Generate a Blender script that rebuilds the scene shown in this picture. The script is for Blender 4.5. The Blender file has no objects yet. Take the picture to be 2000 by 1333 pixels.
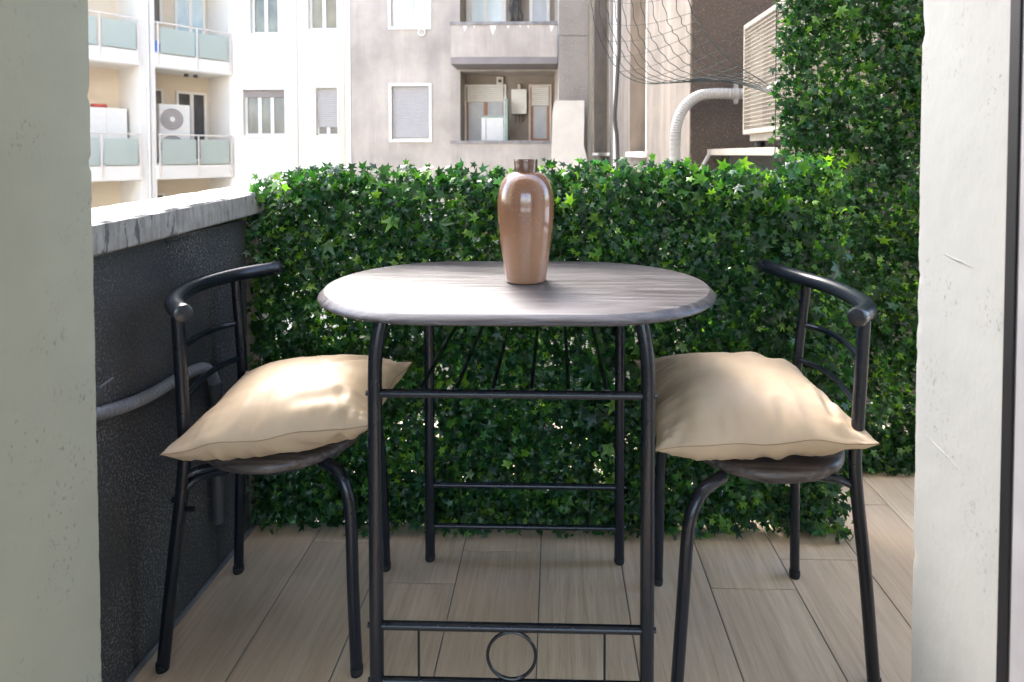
import bpy, bmesh, math, random
import numpy as np
from mathutils import Vector, Matrix, noise as mnoise

scene = bpy.context.scene
COL = scene.collection
R = math.radians
random.seed(7)

# ------------------------------------------------------------------ camera, world, sun, exposure
cam_d = bpy.data.cameras.new('camera')
cam = bpy.data.objects.new('camera', cam_d); COL.objects.link(cam)
cam.location = (0, 0, 1.03)
cam.rotation_euler = (R(90 - 1.623), 0, R(1.432))
cam_d.sensor_width = 36; cam_d.sensor_fit = 'HORIZONTAL'
cam_d.lens = 36 * 1200 / 2000
cam_d.shift_x = -55 / 2000
cam_d.shift_y = -331.5 / 2000
cam_d.clip_start = 0.02; cam_d.clip_end = 500
cam_d.dof.use_dof = True; cam_d.dof.focus_distance = 1.35; cam_d.dof.aperture_fstop = 5.6
scene.camera = cam

SUN = Vector((-0.34, 0.62, 0.74)).normalized()
world = bpy.data.worlds.new('World'); scene.world = world; world.use_nodes = True
wn = world.node_tree.nodes; wl = world.node_tree.links
bg = wn['Background']
sky = wn.new('ShaderNodeTexSky'); sky.sky_type = 'NISHITA'; sky.sun_disc = False
sky.sun_elevation = math.asin(SUN.z); sky.sun_rotation = math.atan2(SUN.x, SUN.y)
sky.air_density = 1.0; sky.dust_density = 2.5; sky.ozone_density = 1.0
wl.new(sky.outputs[0], bg.inputs[0]); bg.inputs[1].default_value = 0.15
sun_d = bpy.data.lights.new('sun', 'SUN'); sun_d.energy = 0.75; sun_d.angle = R(20); sun_d.color = (1.0, 0.985, 0.965)
sun = bpy.data.objects.new('sun', sun_d); COL.objects.link(sun)
sun.rotation_euler = SUN.to_track_quat('Z', 'Y').to_euler()
scene.view_settings.view_transform = 'Standard'; scene.view_settings.look = 'None'
scene.view_settings.exposure = 3.3; scene.view_settings.gamma = 1.0
scene.view_settings.use_curve_mapping = False
scene.cycles.max_bounces = 10; scene.cycles.diffuse_bounces = 6; scene.cycles.transparent_max_bounces = 8

# ------------------------------------------------------------------ materials
class NT:
    def __init__(s, name):
        s.m = bpy.data.materials.new(name); s.m.use_nodes = True
        s.t = s.m.node_tree; s.n = s.t.nodes; s.l = s.t.links
        s.p = s.n['Principled BSDF']; s.out = s.n['Material Output']
    def add(s, typ, **kw):
        nd = s.n.new(typ)
        for k, v in kw.items():
            if k.startswith('in_'):
                key = k[3:]; key = int(key) if key.isdigit() else key.replace('_', ' ')
                nd.inputs[key].default_value = v
            else: setattr(nd, k, v)
        return nd
    def lk(s, a, b): s.l.new(a, b)
    def coord(s, scale=(1, 1, 1), kind='Object', jitter=False):
        tc = s.add('ShaderNodeTexCoord'); mp = s.add('ShaderNodeMapping'); mp.inputs['Scale'].default_value = scale
        s.lk(tc.outputs[kind], mp.inputs['Vector'])
        if jitter:
            oi = s.add('ShaderNodeObjectInfo'); mu = s.add('ShaderNodeVectorMath', operation='MULTIPLY')
            cb = s.add('ShaderNodeCombineXYZ')
            for i in range(3): s.lk(oi.outputs['Random'], cb.inputs[i])
            mu.inputs[1].default_value = (17.3, 31.7, 5.1)
            s.lk(cb.outputs[0], mu.inputs[0]); s.lk(mu.outputs[0], mp.inputs['Location'])
        return mp.outputs[0]
    def noise(s, vec, scale, detail=4, rough=0.55, dist=0.0):
        n = s.add('ShaderNodeTexNoise'); n.inputs['Scale'].default_value = scale; n.inputs['Detail'].default_value = detail
        n.inputs['Roughness'].default_value = rough; n.inputs['Distortion'].default_value = dist
        s.lk(vec, n.inputs['Vector']); return n.outputs['Fac']
    def ramp(s, fac, stops):
        r = s.add('ShaderNodeValToRGB'); e = r.color_ramp.elements
        while len(e) < len(stops): e.new(0.5)
        for el, (p, c) in zip(e, stops):
            el.position = p; el.color = (c[0], c[1], c[2], 1) if not isinstance(c, (int, float)) else (c, c, c, 1)
        s.lk(fac, r.inputs[0]); return r.outputs[0]
    def mix(s, fac, a, b, blend='MIX'):
        m = s.add('ShaderNodeMix', data_type='RGBA', blend_type=blend)
        for sock, v in ((m.inputs[0], fac), (m.inputs[6], a), (m.inputs[7], b)):
            if hasattr(v, 'is_output') : s.lk(v, sock)
            elif isinstance(v, (int, float)): sock.default_value = v
            else: sock.default_value = (v[0], v[1], v[2], 1)
        return m.outputs[2]
    def bump(s, h, strength, dist, prev=None):
        b = s.add('ShaderNodeBump'); b.inputs['Strength'].default_value = strength; b.inputs['Distance'].default_value = dist
        s.lk(h, b.inputs['Height'])
        if prev is not None: s.lk(prev, b.inputs['Normal'])
        return b.outputs[0]
    def base(s, c):
        if hasattr(c, 'is_output'): s.lk(c, s.p.inputs['Base Color'])
        else: s.p.inputs['Base Color'].default_value = (c[0], c[1], c[2], 1)
    def nrm(s, b): s.lk(b, s.p.inputs['Normal'])
    def set(s, **kw):
        for k, v in kw.items():
            i = s.p.inputs[k.replace('_', ' ')]
            if hasattr(v, 'is_output'): s.lk(v, i)
            else: i.default_value = v
        return s

def simple(name, c, rough=0.6, metal=0.0, var=0.12, scale=8.0, bump=0.0, bscale=200, bdist=0.001, **kw):
    t = NT(name); v = t.coord()
    f = t.noise(v, scale, 5)
    lo = tuple(x * (1 - var) for x in c); hi = tuple(min(1, x * (1 + var)) for x in c)
    t.base(t.ramp(f, [(0.3, lo), (0.7, hi)])); t.set(Roughness=rough, Metallic=metal, **kw)
    if bump: t.nrm(t.bump(t.noise(v, bscale, 3), bump, bdist))
    return t.m

def stucco(name, c, var=0.15, scale=3.0, grain=60, strength=0.5, dist=0.004, rough=0.9, dark=None, streak=0.0, speck=None):
    t = NT(name); v = t.coord()
    f = t.noise(v, scale, 6, 0.6)
    lo = tuple(x * (1 - var) for x in c); hi = tuple(min(1, x * (1 + var)) for x in c)
    col = t.ramp(f, [(0.3, lo), (0.7, hi)])
    if streak:
        vs = t.coord((1, 1, 0.12)); st = t.noise(vs, 3.0, 6, 0.65)
        col = t.mix(t.ramp(st, [(0.45, 0.0), (0.75, streak)]), col, dark or tuple(x * 0.5 for x in c))
    g = t.noise(v, grain, 5, 0.7)
    if speck:
        sp = t.noise(v, grain * 1.6, 2, 0.5)
        col = t.mix(t.ramp(sp, [(0.60, 0.0), (0.68, 1.0)]), col, speck)
    t.base(col); t.set(Roughness=rough)
    t.nrm(t.bump(g, strength, dist)); return t.m

M = {}
def build_materials():
    # balcony parapet: charcoal painted roughcast with glints painted as pale specks
    t = NT('charcoal_roughcast'); v = t.coord(); vz = t.coord((1, 1, 0.6))
    f = t.noise(v, 2.5, 5, 0.6)
    zc = t.add('ShaderNodeSeparateXYZ'); t.lk(v, zc.inputs[0])
    smooth = t.ramp(t.noise(v, 3.5, 2), [(0.40, 0.25), (0.62, 1.0)])
    col = t.ramp(f, [(0.3, (0.026, 0.029, 0.032)), (0.7, (0.048, 0.051, 0.054))])
    vo = t.add('ShaderNodeTexVoronoi', feature='F1'); vo.inputs['Scale'].default_value = 190; t.lk(vz, vo.inputs['Vector'])
    n2 = t.noise(v, 215, 3, 0.7)
    sp = t.ramp(n2, [(0.52, 0.0), (0.61, 1.0)])
    spm = t.mix(smooth, (0, 0, 0), sp)
    col = t.mix(spm, col, (0.21, 0.21, 0.215))
    t.base(col); t.set(Roughness=0.6)
    hb = t.mix(0.25, t.noise(v, 320, 3, 0.65), n2)
    t.nrm(t.bump(hb, 0.8, 0.0022)); M['charcoal'] = t.m
    M['lit_end_render'] = stucco('lit_end_render', (0.20, 0.19, 0.175), 0.25, 12, 150, 0.9, 0.006, speck=(0.34, 0.33, 0.3))  # lighter render that paints the light on the parapet end by the hedge
    # coping: weathered grey paint with dark peeled patches
    t = NT('weathered_coping'); v = t.coord(); vs = t.coord((1, 1, 0.32)); vs2 = t.coord((1, 1, 0.12))
    f = t.noise(v, 14, 6, 0.65)
    col = t.ramp(f, [(0.3, (0.20, 0.197, 0.185)), (0.7, (0.36, 0.355, 0.33))])
    drips = t.noise(vs2, 95, 5, 0.7)
    col = t.mix(t.ramp(drips, [(0.46, 0.0), (0.62, 0.5)]), col, (0.115, 0.115, 0.115))
    patch = t.noise(vs, 34, 4, 0.6, 0.6)
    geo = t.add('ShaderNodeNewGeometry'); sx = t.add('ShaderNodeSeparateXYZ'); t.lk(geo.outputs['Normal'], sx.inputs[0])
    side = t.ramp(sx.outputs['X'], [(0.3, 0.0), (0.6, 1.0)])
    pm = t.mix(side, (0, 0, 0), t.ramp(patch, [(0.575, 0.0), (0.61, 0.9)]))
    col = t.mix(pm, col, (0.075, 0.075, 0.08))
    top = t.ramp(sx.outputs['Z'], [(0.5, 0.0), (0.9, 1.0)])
    col = t.mix(top, col, t.ramp(f, [(0.3, (0.62, 0.61, 0.58)), (0.7, (0.76, 0.75, 0.72))]))  # top face painted paler to carry the sky light falling on it
    t.base(col); t.set(Roughness=0.8)
    t.nrm(t.bump(t.mix(0.5, f, t.noise(v, 90, 5, 0.7)), 0.6, 0.004)); M['coping'] = t.m
    # room reveals
    for nm, c, sc in (('reveal_grey', (0.335, 0.33, 0.245), 1.0), ('reveal_white', (0.255, 0.256, 0.238), 1.0)):
        t = NT(nm); v = t.coord()
        f = t.noise(v, 5, 6, 0.6)
        col = t.ramp(f, [(0.3, tuple(x * 0.93 for x in c)), (0.7, tuple(x * 1.05 for x in c))])
        vb = t.coord((1, 1, 0.5)); g = t.noise(vb, 120, 5, 0.65); g2 = t.noise(vb, 35, 4, 0.6)
        # pits and scuffs clustered in places
        pit = t.noise(t.coord((1, 1, 0.55)), 210, 3, 0.6); cl = t.noise(v, 9, 3, 0.5)
        pm = t.mix(t.ramp(cl, [(0.52, 0.0), (0.66, 1.0)]), (0, 0, 0), t.ramp(pit, [(0.60, 0.0), (0.66, 1.0)]))
        col = t.mix(pm, col, tuple(x * 0.55 for x in c))
        t.base(col); t.set(Roughness=0.75)
        b = t.bump(t.mix(0.4, g, g2), 0.5, 0.0011); b = t.bump(pm, 0.6, -0.0015, b) if False else b
        t.nrm(b); M[nm] = t.m
    M['room_paint'] = simple('room_paint', (0.78, 0.76, 0.72), 0.8)
    M['room_floor'] = simple('room_floor', (0.5, 0.40, 0.30), 0.5)
    M['gasket'] = simple('gasket', (0.004, 0.004, 0.005), 0.5)
    M['door_metal'] = simple('door_metal', (0.35, 0.34, 0.35), 0.3, 0.3)
    M['door_grey'] = simple('door_grey', (0.12, 0.12, 0.12), 0.5)
    # wood-look porcelain planks
    t = NT('wood_porcelain'); v = t.coord((1, 0.055, 1), 'Object', True); v2 = t.coord((1, 0.22, 1), 'Object', True)
    w = t.noise(v, 60, 8, 0.72, 0.35); w2 = t.noise(v2, 6, 4, 0.6, 1.2); w3 = t.noise(v, 150, 3, 0.6)
    oi = t.add('ShaderNodeObjectInfo')
    base = t.ramp(w, [(0.28, (0.36, 0.275, 0.180)), (0.46, (0.56, 0.445, 0.310)), (0.66, (0.72, 0.595, 0.435))])
    base = t.mix(t.ramp(w2, [(0.35, 0.0), (0.7, 0.45)]), base, (0.38, 0.305, 0.23))
    base = t.mix(t.ramp(w3, [(0.55, 0.0), (0.75, 0.35)]), base, (0.21, 0.165, 0.125))
    base = t.mix(t.ramp(oi.outputs['Random'], [(0.0, 0.0), (1.0, 0.45)]), base, (0.52, 0.37, 0.25))
    t.base(base); t.set(Roughness=0.42)
    t.nrm(t.bump(t.mix(0.5, w, w3), 0.25, 0.0008)); M['plank'] = t.m
    M['grout'] = simple('grout', (0.17, 0.185, 0.20), 0.9, bump=0.3)
    M['screed'] = simple('screed', (0.26, 0.255, 0.24), 0.9, bump=0.3, bscale=60)
    # dark wood laminate
    def lam(nm, axis, lo, mid, hi, rough):
        t = NT(nm); sc = (0.06, 1, 1) if axis == 'x' else (1, 0.06, 1)
        v = t.coord(sc); w = t.noise(v, 85, 8, 0.72, 0.4); w2 = t.noise(v, 26, 4, 0.6, 0.6)
        c = t.ramp(w, [(0.36, lo), (0.5, mid), (0.66, hi)])
        c = t.mix(t.ramp(w2, [(0.4, 0.0), (0.65, 0.28)]), c, lo)
        t.base(c); t.set(Roughness=rough); t.set(Coat_Weight=0.22 if nm[0] == 'g' else 0.0, Coat_Roughness=0.40); t.lk(t.ramp(w, [(0.35, 0.30), (0.65, 0.52)]), t.p.inputs['Roughness'])
        t.nrm(t.bump(w, 0.08, 0.0004)); return t.m
    M['laminate'] = lam('grey_brown_laminate', 'x', (0.030, 0.025, 0.025), (0.060, 0.053, 0.054), (0.115, 0.105, 0.108), 0.42)
    M['laminate_seat'] = lam('seat_laminate', 'x', (0.022, 0.016, 0.014), (0.058, 0.045, 0.040), (0.15, 0.125, 0.115), 0.42)
    # black powder coated steel
    t = NT('black_steel'); v = t.coord(); f = t.noise(v, 60, 4)
    t.base(t.ramp(f, [(0.3, (0.0068, 0.0092, 0.0138)), (0.7, (0.0085, 0.0115, 0.017))])); t.set(Roughness=0.24, Specular_IOR_Level=0.42)
    t.nrm(t.bump(t.noise(v, 900, 2), 0.12, 0.0003)); M['steel'] = t.m
    M['cap_steel'] = simple('cap_steel', (0.016, 0.018, 0.022), 0.22)
    M['rubber'] = simple('rubber', (0.012, 0.012, 0.012), 0.7)
    # cushion
    t = NT('beige_leatherette'); v = t.coord(); f = t.noise(v, 7, 4)
    c = t.ramp(f, [(0.3, (0.40, 0.30, 0.195)), (0.7, (0.46, 0.35, 0.235))])
    t.base(c); t.set(Roughness=0.50, Specular_IOR_Level=0.35)
    vo = t.add('ShaderNodeTexVoronoi', feature='DISTANCE_TO_EDGE'); vo.inputs['Scale'].default_value = 420; t.lk(v, vo.inputs['Vector'])
    b = t.bump(vo.outputs['Distance'], 0.18, 0.0006); b = t.bump(t.noise(v, 45, 4), 0.12, 0.003, b)
    t.nrm(b); M['cushion'] = t.m
    M['seam'] = simple('seam_thread', (0.22, 0.14, 0.075), 0.7)
    # vase glaze
    t = NT('brown_glaze'); v = t.coord(); sp = t.add('ShaderNodeSeparateXYZ'); t.lk(v, sp.inputs[0])
    zr = t.ramp(sp.outputs['Z'], [(0.0, (0.37, 0.20, 0.115)), (0.09, (0.33, 0.17, 0.095)), (0.17, (0.20, 0.092, 0.05)), (0.235, (0.16, 0.075, 0.042))])
    spk = t.noise(v, 260, 3, 0.6)
    c = t.mix(t.ramp(spk, [(0.55, 0.0), (0.7, 0.35)]), zr, (0.44, 0.27, 0.17))
    c = t.mix(t.ramp(t.noise(v, 14, 3), [(0.45, 0.0), (0.7, 0.3)]), c, (0.22, 0.10, 0.06))
    t.base(c); t.set(Roughness=0.22, Coat_Weight=1.0, Coat_Roughness=0.04)
    t.nrm(t.bump(t.noise(t.coord((1, 1, 3)), 30, 2), 0.06, 0.002)); M['glaze'] = t.m
    M['neck_glaze'] = simple('neck_glaze', (0.12, 0.062, 0.038), 0.2, var=0.3, scale=40, Coat_Weight=0.8, Coat_Roughness=0.06)
    M['clay'] = simple('clay', (0.35, 0.25, 0.18), 0.85)
    M['conduit_grey'] = simple('conduit_grey', (0.135, 0.14, 0.155), 0.42)
    M['pipe_dark'] = simple('pipe_dark', (0.045, 0.047, 0.052), 0.5, bump=0.3)
    M['hook'] = simple('hook', (0.05, 0.05, 0.055), 0.4)
    M['conduit_white'] = simple('conduit_white', (0.27, 0.258, 0.235), 0.5)
    M['ac_cream'] = simple('ac_cream', (0.33, 0.29, 0.235), 0.45)
    M['coil'] = simple('coil', (0.16, 0.13, 0.105), 0.6)
    M['wire_green'] = simple('wire_green', (0.010, 0.017, 0.012), 0.75)
    M['cable'] = simple('cable', (0.06, 0.05, 0.05), 0.5)
    M['lattice'] = simple('lattice', (0.012, 0.03, 0.012), 0.5)
    M['stem'] = simple('stem', (0.10, 0.085, 0.03), 0.6)
    # leaves
    t = NT('ivy_leaf'); at = t.add('ShaderNodeAttribute', attribute_name='tint')
    v = t.coord(); f = t.noise(v, 90, 3)
    c = t.mix(t.ramp(f, [(0.3, 0.0), (0.7, 0.35)]), at.outputs['Color'], (0.02, 0.07, 0.025))
    t.base(c); t.set(Roughness=0.33, Specular_IOR_Level=0.55)
    tr = t.add('ShaderNodeBsdfTranslucent'); t.lk(t.mix(1.0, at.outputs['Color'], (0.9, 1.0, 0.28), 'MULTIPLY'), tr.inputs['Color'])
    t.nrm(t.bump(f, 0.15, 0.001))
    ms = t.add('ShaderNodeMixShader'); ms.inputs[0].default_value = 0.45
    t.lk(t.p.outputs[0], ms.inputs[1]); t.lk(tr.outputs[0], ms.inputs[2]); t.lk(ms.outputs[0], t.out.inputs['Surface']); M['leaf'] = t.m
    # far buildings
    M['white_wall'] = stucco('white_render', (0.72, 0.675, 0.595), 0.03, 1.0, 15, 0.2, 0.01)
    M['cream_wall'] = stucco('cream_render', (0.68, 0.575, 0.43), 0.05, 1.2, 15, 0.2, 0.01)
    M['beige_wall'] = stucco('beige_render', (0.46, 0.395, 0.325), 0.36, 0.42, 12, 0.4, 0.02, dark=(0.27, 0.23, 0.20), streak=0.5)
    M['loggia_wall'] = stucco('loggia_render', (0.30, 0.25, 0.20), 0.12, 1.0, 20, 0.4, 0.02)  # darkened beige render, the loggia's shade is in the colour
    M['parapet_wall'] = stucco('stained_parapet', (0.46, 0.395, 0.33), 0.15, 1.5, 20, 0.4, 0.02, dark=(0.25, 0.21, 0.18), streak=0.6)
    M['ledge'] = simple('ledge_stone', (0.24, 0.22, 0.205), 0.8, var=0.3, scale=6)
    M['slab_dark'] = stucco('slab_edge', (0.24, 0.21, 0.19), 0.15, 2, 20, 0.3, 0.01)
    M['pier'] = stucco('taupe_roughcast', (0.26, 0.225, 0.19), 0.12, 2, 22, 0.9, 0.02, speck=(0.38, 0.33, 0.28))
    M['block'] = stucco('pale_block', (0.56, 0.51, 0.44), 0.08, 3, 25, 0.4, 0.01)
    M['c_side'] = stucco('pale_roughcast', (0.165, 0.135, 0.105), 0.30, 1.6, 40, 0.8, 0.012, dark=(0.36, 0.29, 0.23), streak=0.5)
    M['c_brown'] = stucco('brown_roughcast', (0.062, 0.045, 0.034), 0.25, 1.6, 60, 1.0, 0.014, speck=(0.15, 0.115, 0.09))
    M['tan_recess'] = stucco('tan_recess', (0.44, 0.335, 0.22), 0.18, 0.9, 15, 0.4, 0.01, dark=(0.33, 0.21, 0.11), streak=0.5)
    M['trim_white'] = simple('trim_white', (0.74, 0.71, 0.64), 0.6, var=0.04)
    M['shutter_grey'] = simple('shutter_grey', (0.46, 0.43, 0.40), 0.6, var=0.04)
    M['shutter_mauve'] = simple('shutter_mauve', (0.33, 0.285, 0.26), 0.6, var=0.05)
    M['wood_frame'] = simple('wood_frame', (0.34, 0.16, 0.08), 0.5)
    M['downpipe'] = simple('downpipe', (0.66, 0.58, 0.49), 0.5, var=0.06)
    M['blue_plastic'] = simple('blue_plastic', (0.05, 0.20, 0.62), 0.4)
    M['red_plastic'] = simple('red_plastic', (0.50, 0.09, 0.06), 0.5)
    M['screen_green'] = simple('screen_green', (0.30, 0.36, 0.30), 0.6)
    M['dark_metal'] = simple('dark_metal', (0.08, 0.075, 0.07), 0.5)
    M['ground'] = simple('courtyard', (0.50, 0.47, 0.43), 0.9, scale=0.8, bump=0.2, bscale=8)
    def pane(nm, a, b, rough=0.08):
        t = NT(nm); v = t.coord((1, 1, 0.5)); f = t.noise(v, 2.2, 3)
        t.base(t.ramp(f, [(0.35, a), (0.65, b)])); t.set(Roughness=rough, Specular_IOR_Level=0.6); return t.m
    M['pane_tan'] = pane('pane_tan', (0.13, 0.115, 0.095), (0.21, 0.185, 0.155))
    M['pane_olive'] = pane('pane_olive', (0.12, 0.11, 0.07), (0.22, 0.20, 0.13))
    M['pane_dark'] = pane('pane_dark', (0.035, 0.033, 0.035), (0.08, 0.075, 0.075))
    M['pane_curtain'] = pane('pane_curtain', (0.36, 0.38, 0.39), (0.46, 0.47, 0.48), 0.3)
    M['pane_cyan'] = pane('pane_cyan', (0.42, 0.52, 0.52), (0.6, 0.68, 0.67), 0.2)
    t = NT('frosted_glass'); t.base((0.55, 0.60, 0.52)); t.set(Roughness=0.35, IOR=1.3, Transmission_Weight=0.35)
    M['frost'] = t.m
build_materials()

# ------------------------------------------------------------------ mesh helpers
class MB:
    """collects shapes into one mesh"""
    def __init__(s): s.v = []; s.f = []
    def box(s, x0, x1, y0, y1, z0, z1):
        b = len(s.v)
        s.v += [(x0,y0,z0),(x1,y0,z0),(x1,y1,z0),(x0,y1,z0),(x0,y0,z1),(x1,y0,z1),(x1,y1,z1),(x0,y1,z1)]
        s.f += [tuple(b+i for i in q) for q in ((0,3,2,1),(4,5,6,7),(0,1,5,4),(1,2,6,5),(2,3,7,6),(3,0,4,7))]
        return s
    def tube(s, pts, r, seg=12, caps=True, rfun=None, closed=False):
        pts = [Vector(p) for p in pts]; n = len(pts); b0 = len(s.v)
        prev = None
        for i, p in enumerate(pts):
            if closed: tg = pts[(i+1) % n] - pts[i-1]
            else: tg = (pts[min(i+1, n-1)] - pts[max(i-1, 0)])
            tg.normalize()
            if prev is None:
                a = Vector((0,0,1)) if abs(tg.z) < 0.9 else Vector((1,0,0))
                u = tg.cross(a).normalized()
            else:
                u = (prev - tg * prev.dot(tg)).normalized()
            prev = u; w = tg.cross(u); rr = rfun(i) if rfun else r
            for k in range(seg):
                an = 2*math.pi*k/seg; q = p + (u*math.cos(an) + w*math.sin(an))*rr; s.v.append(tuple(q))
        for i in range(n if closed else n-1):
            j = (i+1) % n
            for k in range(seg):
                k2 = (k+1) % seg
                s.f.append((b0+i*seg+k, b0+i*seg+k2, b0+j*seg+k2, b0+j*seg+k))
        if caps and not closed:
            s.f.append(tuple(b0+k for k in reversed(range(seg)))); s.f.append(tuple(b0+(n-1)*seg+k for k in range(seg)))
        return s
    def lathe(s, prof, seg=48, c=(0,0,0)):
        b0 = len(s.v); n = len(prof)
        for r, z in prof:
            for k in range(seg):
                a = 2*math.pi*k/seg; s.v.append((c[0]+r*math.cos(a), c[1]+r*math.sin(a), c[2]+z))
        for i in range(n-1):
            for k in range(seg):
                k2 = (k+1) % seg
                s.f.append((b0+i*seg+k, b0+i*seg+k2, b0+(i+1)*seg+k2, b0+(i+1)*seg+k))
        return s
    def quad(s, *p):
        b = len(s.v); s.v += list(p); s.f.append(tuple(range(b, b+len(p)))); return s
    def build(s, name, m, parent=None, smooth=False, bevel=0.0, loc=None, **props):
        me = bpy.data.meshes.new(name); me.from_pydata(s.v, [], s.f); me.update()
        o = bpy.data.objects.new(name, me); COL.objects.link(o)
        me.materials.append(M[m] if isinstance(m, str) else m)
        if smooth:
            me.polygons.foreach_set('use_smooth', [True]*len(me.polygons))
            me.set_sharp_from_angle(angle=R(40))
        if parent: o.parent = parent
        if loc: o.location = loc
        if bevel:
            bv = o.modifiers.new('bevel', 'BEVEL'); bv.width = bevel; bv.segments = 2; bv.limit_method = 'ANGLE'
        for k, v in props.items(): o[k] = v
        return o

def catmull(pts, sub=8):
    P = [Vector(p) for p in pts]; P = [P[0]*2-P[1]] + P + [P[-1]*2-P[-2]]; out = []
    for i in range(1, len(P)-2):
        a, b, c, d = P[i-1:i+3]
        for k in range(sub):
            t = k/sub
            out.append(0.5*((2*b) + (c-a)*t + (2*a-5*b+4*c-d)*t*t + (-a+3*b-3*c+d)*t**3))
    out.append(P[-2]); return out

def thing(name, label, cat, loc=(0,0,0), rz=0.0, group=None):
    o = bpy.data.objects.new(name, None); COL.objects.link(o); o.location = loc; o.rotation_euler = (0,0,rz)
    o.empty_display_size = 0.1
    o['label'] = label; o['category'] = cat
    if group: o['group'] = group
    return o

def copy_tree(o, parent=None):
    c = o.copy(); COL.objects.link(c); c.parent = parent
    for ch in list(o.children): copy_tree(ch, c)
    return c

def loc_list(pts, o=(0,0,0)): return [(p[0]-o[0], p[1]-o[1], p[2]-o[2]) for p in pts]

# ------------------------------------------------------------------ courtyard ground, sky side surroundings
MB().quad((-120,-120,-9),(120,-120,-9),(120,120,-9),(-120,120,-9)).build('ground', 'ground', kind='structure')

# ------------------------------------------------------------------ own building: room shell and walls round the doorway
room = MB()
room.box(-2.6,-2.5,-3.5,0.72,0,2.7).box(3.0,3.1,-3.5,0.72,0,2.7).box(-2.6,3.1,-3.5,0.72,2.7,2.8)
room.box(-2.6,-1.6,-3.6,-3.5,0,2.7).box(2.0,3.1,-3.6,-3.5,0,2.7).box(-1.6,2.0,-3.6,-3.5,2.45,2.7).box(-1.6,2.0,-3.6,-3.5,0,0.12).box(0.15,0.27,-3.6,-3.5,0.12,2.45)  # unseen back wall opening, widened to let in fill light
room.build('room_walls', 'room_paint', kind='structure')
MB().box(-2.6,3.1,-3.6,0.70,-0.10,-0.003).build('room_floor', 'room_floor', kind='structure')
up = MB().box(-14,14,0.66,0.895,2.36,10.5).box(-14,14,-6,0.66,9.0,9.3).box(-14,14,0.5,0.9,-9,-0.25)
up.build('upper_wall', 'room_paint', kind='structure')

def rough_block(x0, x1, y0, y1, z0, z1, seed, edge_x, name, mat, parent):
    """a plastered wall end whose outer corner is slightly chipped and wavy"""
    bm = bmesh.new()
    ny, nz = 22, 300
    face_x = x1 if edge_x > 0 else x0
    sgn = 1 if edge_x > 0 else -1
    grid = []
    for j in range(nz+1):
        row = []
        z = z0 + (z1-z0)*j/nz
        for i in range(ny+1):
            y = y0 + (y1-y0)*i/ny
            n1 = mnoise.noise(Vector((seed, y*9, z*9))); n2 = mnoise.noise(Vector((seed+5, y*45, z*45)))
            dx = n1*0.0007 + n2*0.0004; dy = 0
            if i == ny:
                c = mnoise.noise(Vector((seed+9, 3, z*70)))*0.0010 + mnoise.noise(Vector((seed+2, 3, z*14)))*0.0009
                chip = max(0, mnoise.noise(Vector((seed+20, 1, z*30)))-0.35)*0.012
                dx -= abs(c)*0.6 + chip; dy = c
            row.append(bm.verts.new((face_x + sgn*dx, y+dy, z)))
        grid.append(row)
    for j in range(nz):
        for i in range(ny):
            q = [grid[j][i], grid[j][i+1], grid[j+1][i+1], grid[j+1][i]]
            bm.faces.new(q if sgn > 0 else q[::-1])
    # outer (balcony-side) face and far side
    far_x = x0 if edge_x > 0 else x1
    e = [grid[j][ny] for j in range(nz+1)]
    o1 = [bm.verts.new((far_x, y1, z0+(z1-z0)*j/nz)) for j in range(nz+1)]
    for j in range(nz): 
        q = [e[j], o1[j], o1[j+1], e[j+1]]; bm.faces.new(q if sgn > 0 else q[::-1])
    a = bm.verts.new((face_x, y0, z0)); b = bm.verts.new((face_x, y0, z1)); c = bm.verts.new((far_x, y0, z1)); d = bm.verts.new((far_x, y0, z0))
    bm.faces.new((a, b, c, d) if sgn > 0 else (d, c, b, a))
    me = bpy.data.meshes.new(name); bm.to_mesh(me); bm.free()
    me.polygons.foreach_set('use_smooth', [True]*len(me.polygons)); me.set_sharp_from_angle(angle=R(35))
    o = bpy.data.objects.new(name, me); COL.objects.link(o); me.materials.append(M[mat]); o.parent = parent
    return o

lw = rough_block(-9, -0.693, 0.50, 0.90, -0.25, 2.36, 3.1, 1, 'wall', 'reveal_grey', None)
lw['label'] = 'grey-green plastered wall end filling the left edge of the view'; lw['category'] = 'wall'
rw = thing('wall', 'white plastered wall end with pits and scratches at the right edge', 'wall')
rough_block(0.526, 9, 0.722, 0.90, -0.25, 2.36, 8.4, -1, 'plaster_face', 'reveal_white', rw)
MB().box(0.531, 9, 0.56, 0.7215, -0.25, 2.36).build('inner_wall', 'reveal_white', rw)
# trowel ridges and blobs of paint on the white reveal
for (y0, z0, y1, z1, r) in ((0.845,0.895,0.785,0.888,0.0007),(0.875,0.632,0.80,0.62,0.0007)):
    MB().tube([(0.5255, y0+(y1-y0)*k/6, z0+(z1-z0)*k/6+0.0006*math.sin(k*2)) for k in range(7)], r, 6, rfun=lambda i: r*(1-abs(i-3)/4)).build('plaster_ridge', 'reveal_white', rw, smooth=True)
bl = MB()
for k in range(3):
    bl.lathe([(0.0001,-.0022),(0.0022,-0.0015),(0.0028,0),(0.002,0.0018),(0.0001,0.0024)], 8, (0.5262, 0.821+0.003*k, 0.277-0.003*k))
bl.build('paint_blob', 'trim_white', rw, smooth=True)
df = thing('sliding_door_frame', 'dark rubber seal and grey metal door frame at the far right edge', 'door frame')
MB().box(0.5235,0.56,0.7105,0.7265,-0.02,2.36).build('seal', 'gasket', df, bevel=0.001)
MB().box(0.526,0.60,0.701,0.7105,-0.02,2.36).build('track', 'door_grey', df)
MB().box(0.520,0.60,0.64,0.701,-0.02,2.36).build('jamb', 'door_metal', df, bevel=0.002)

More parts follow.
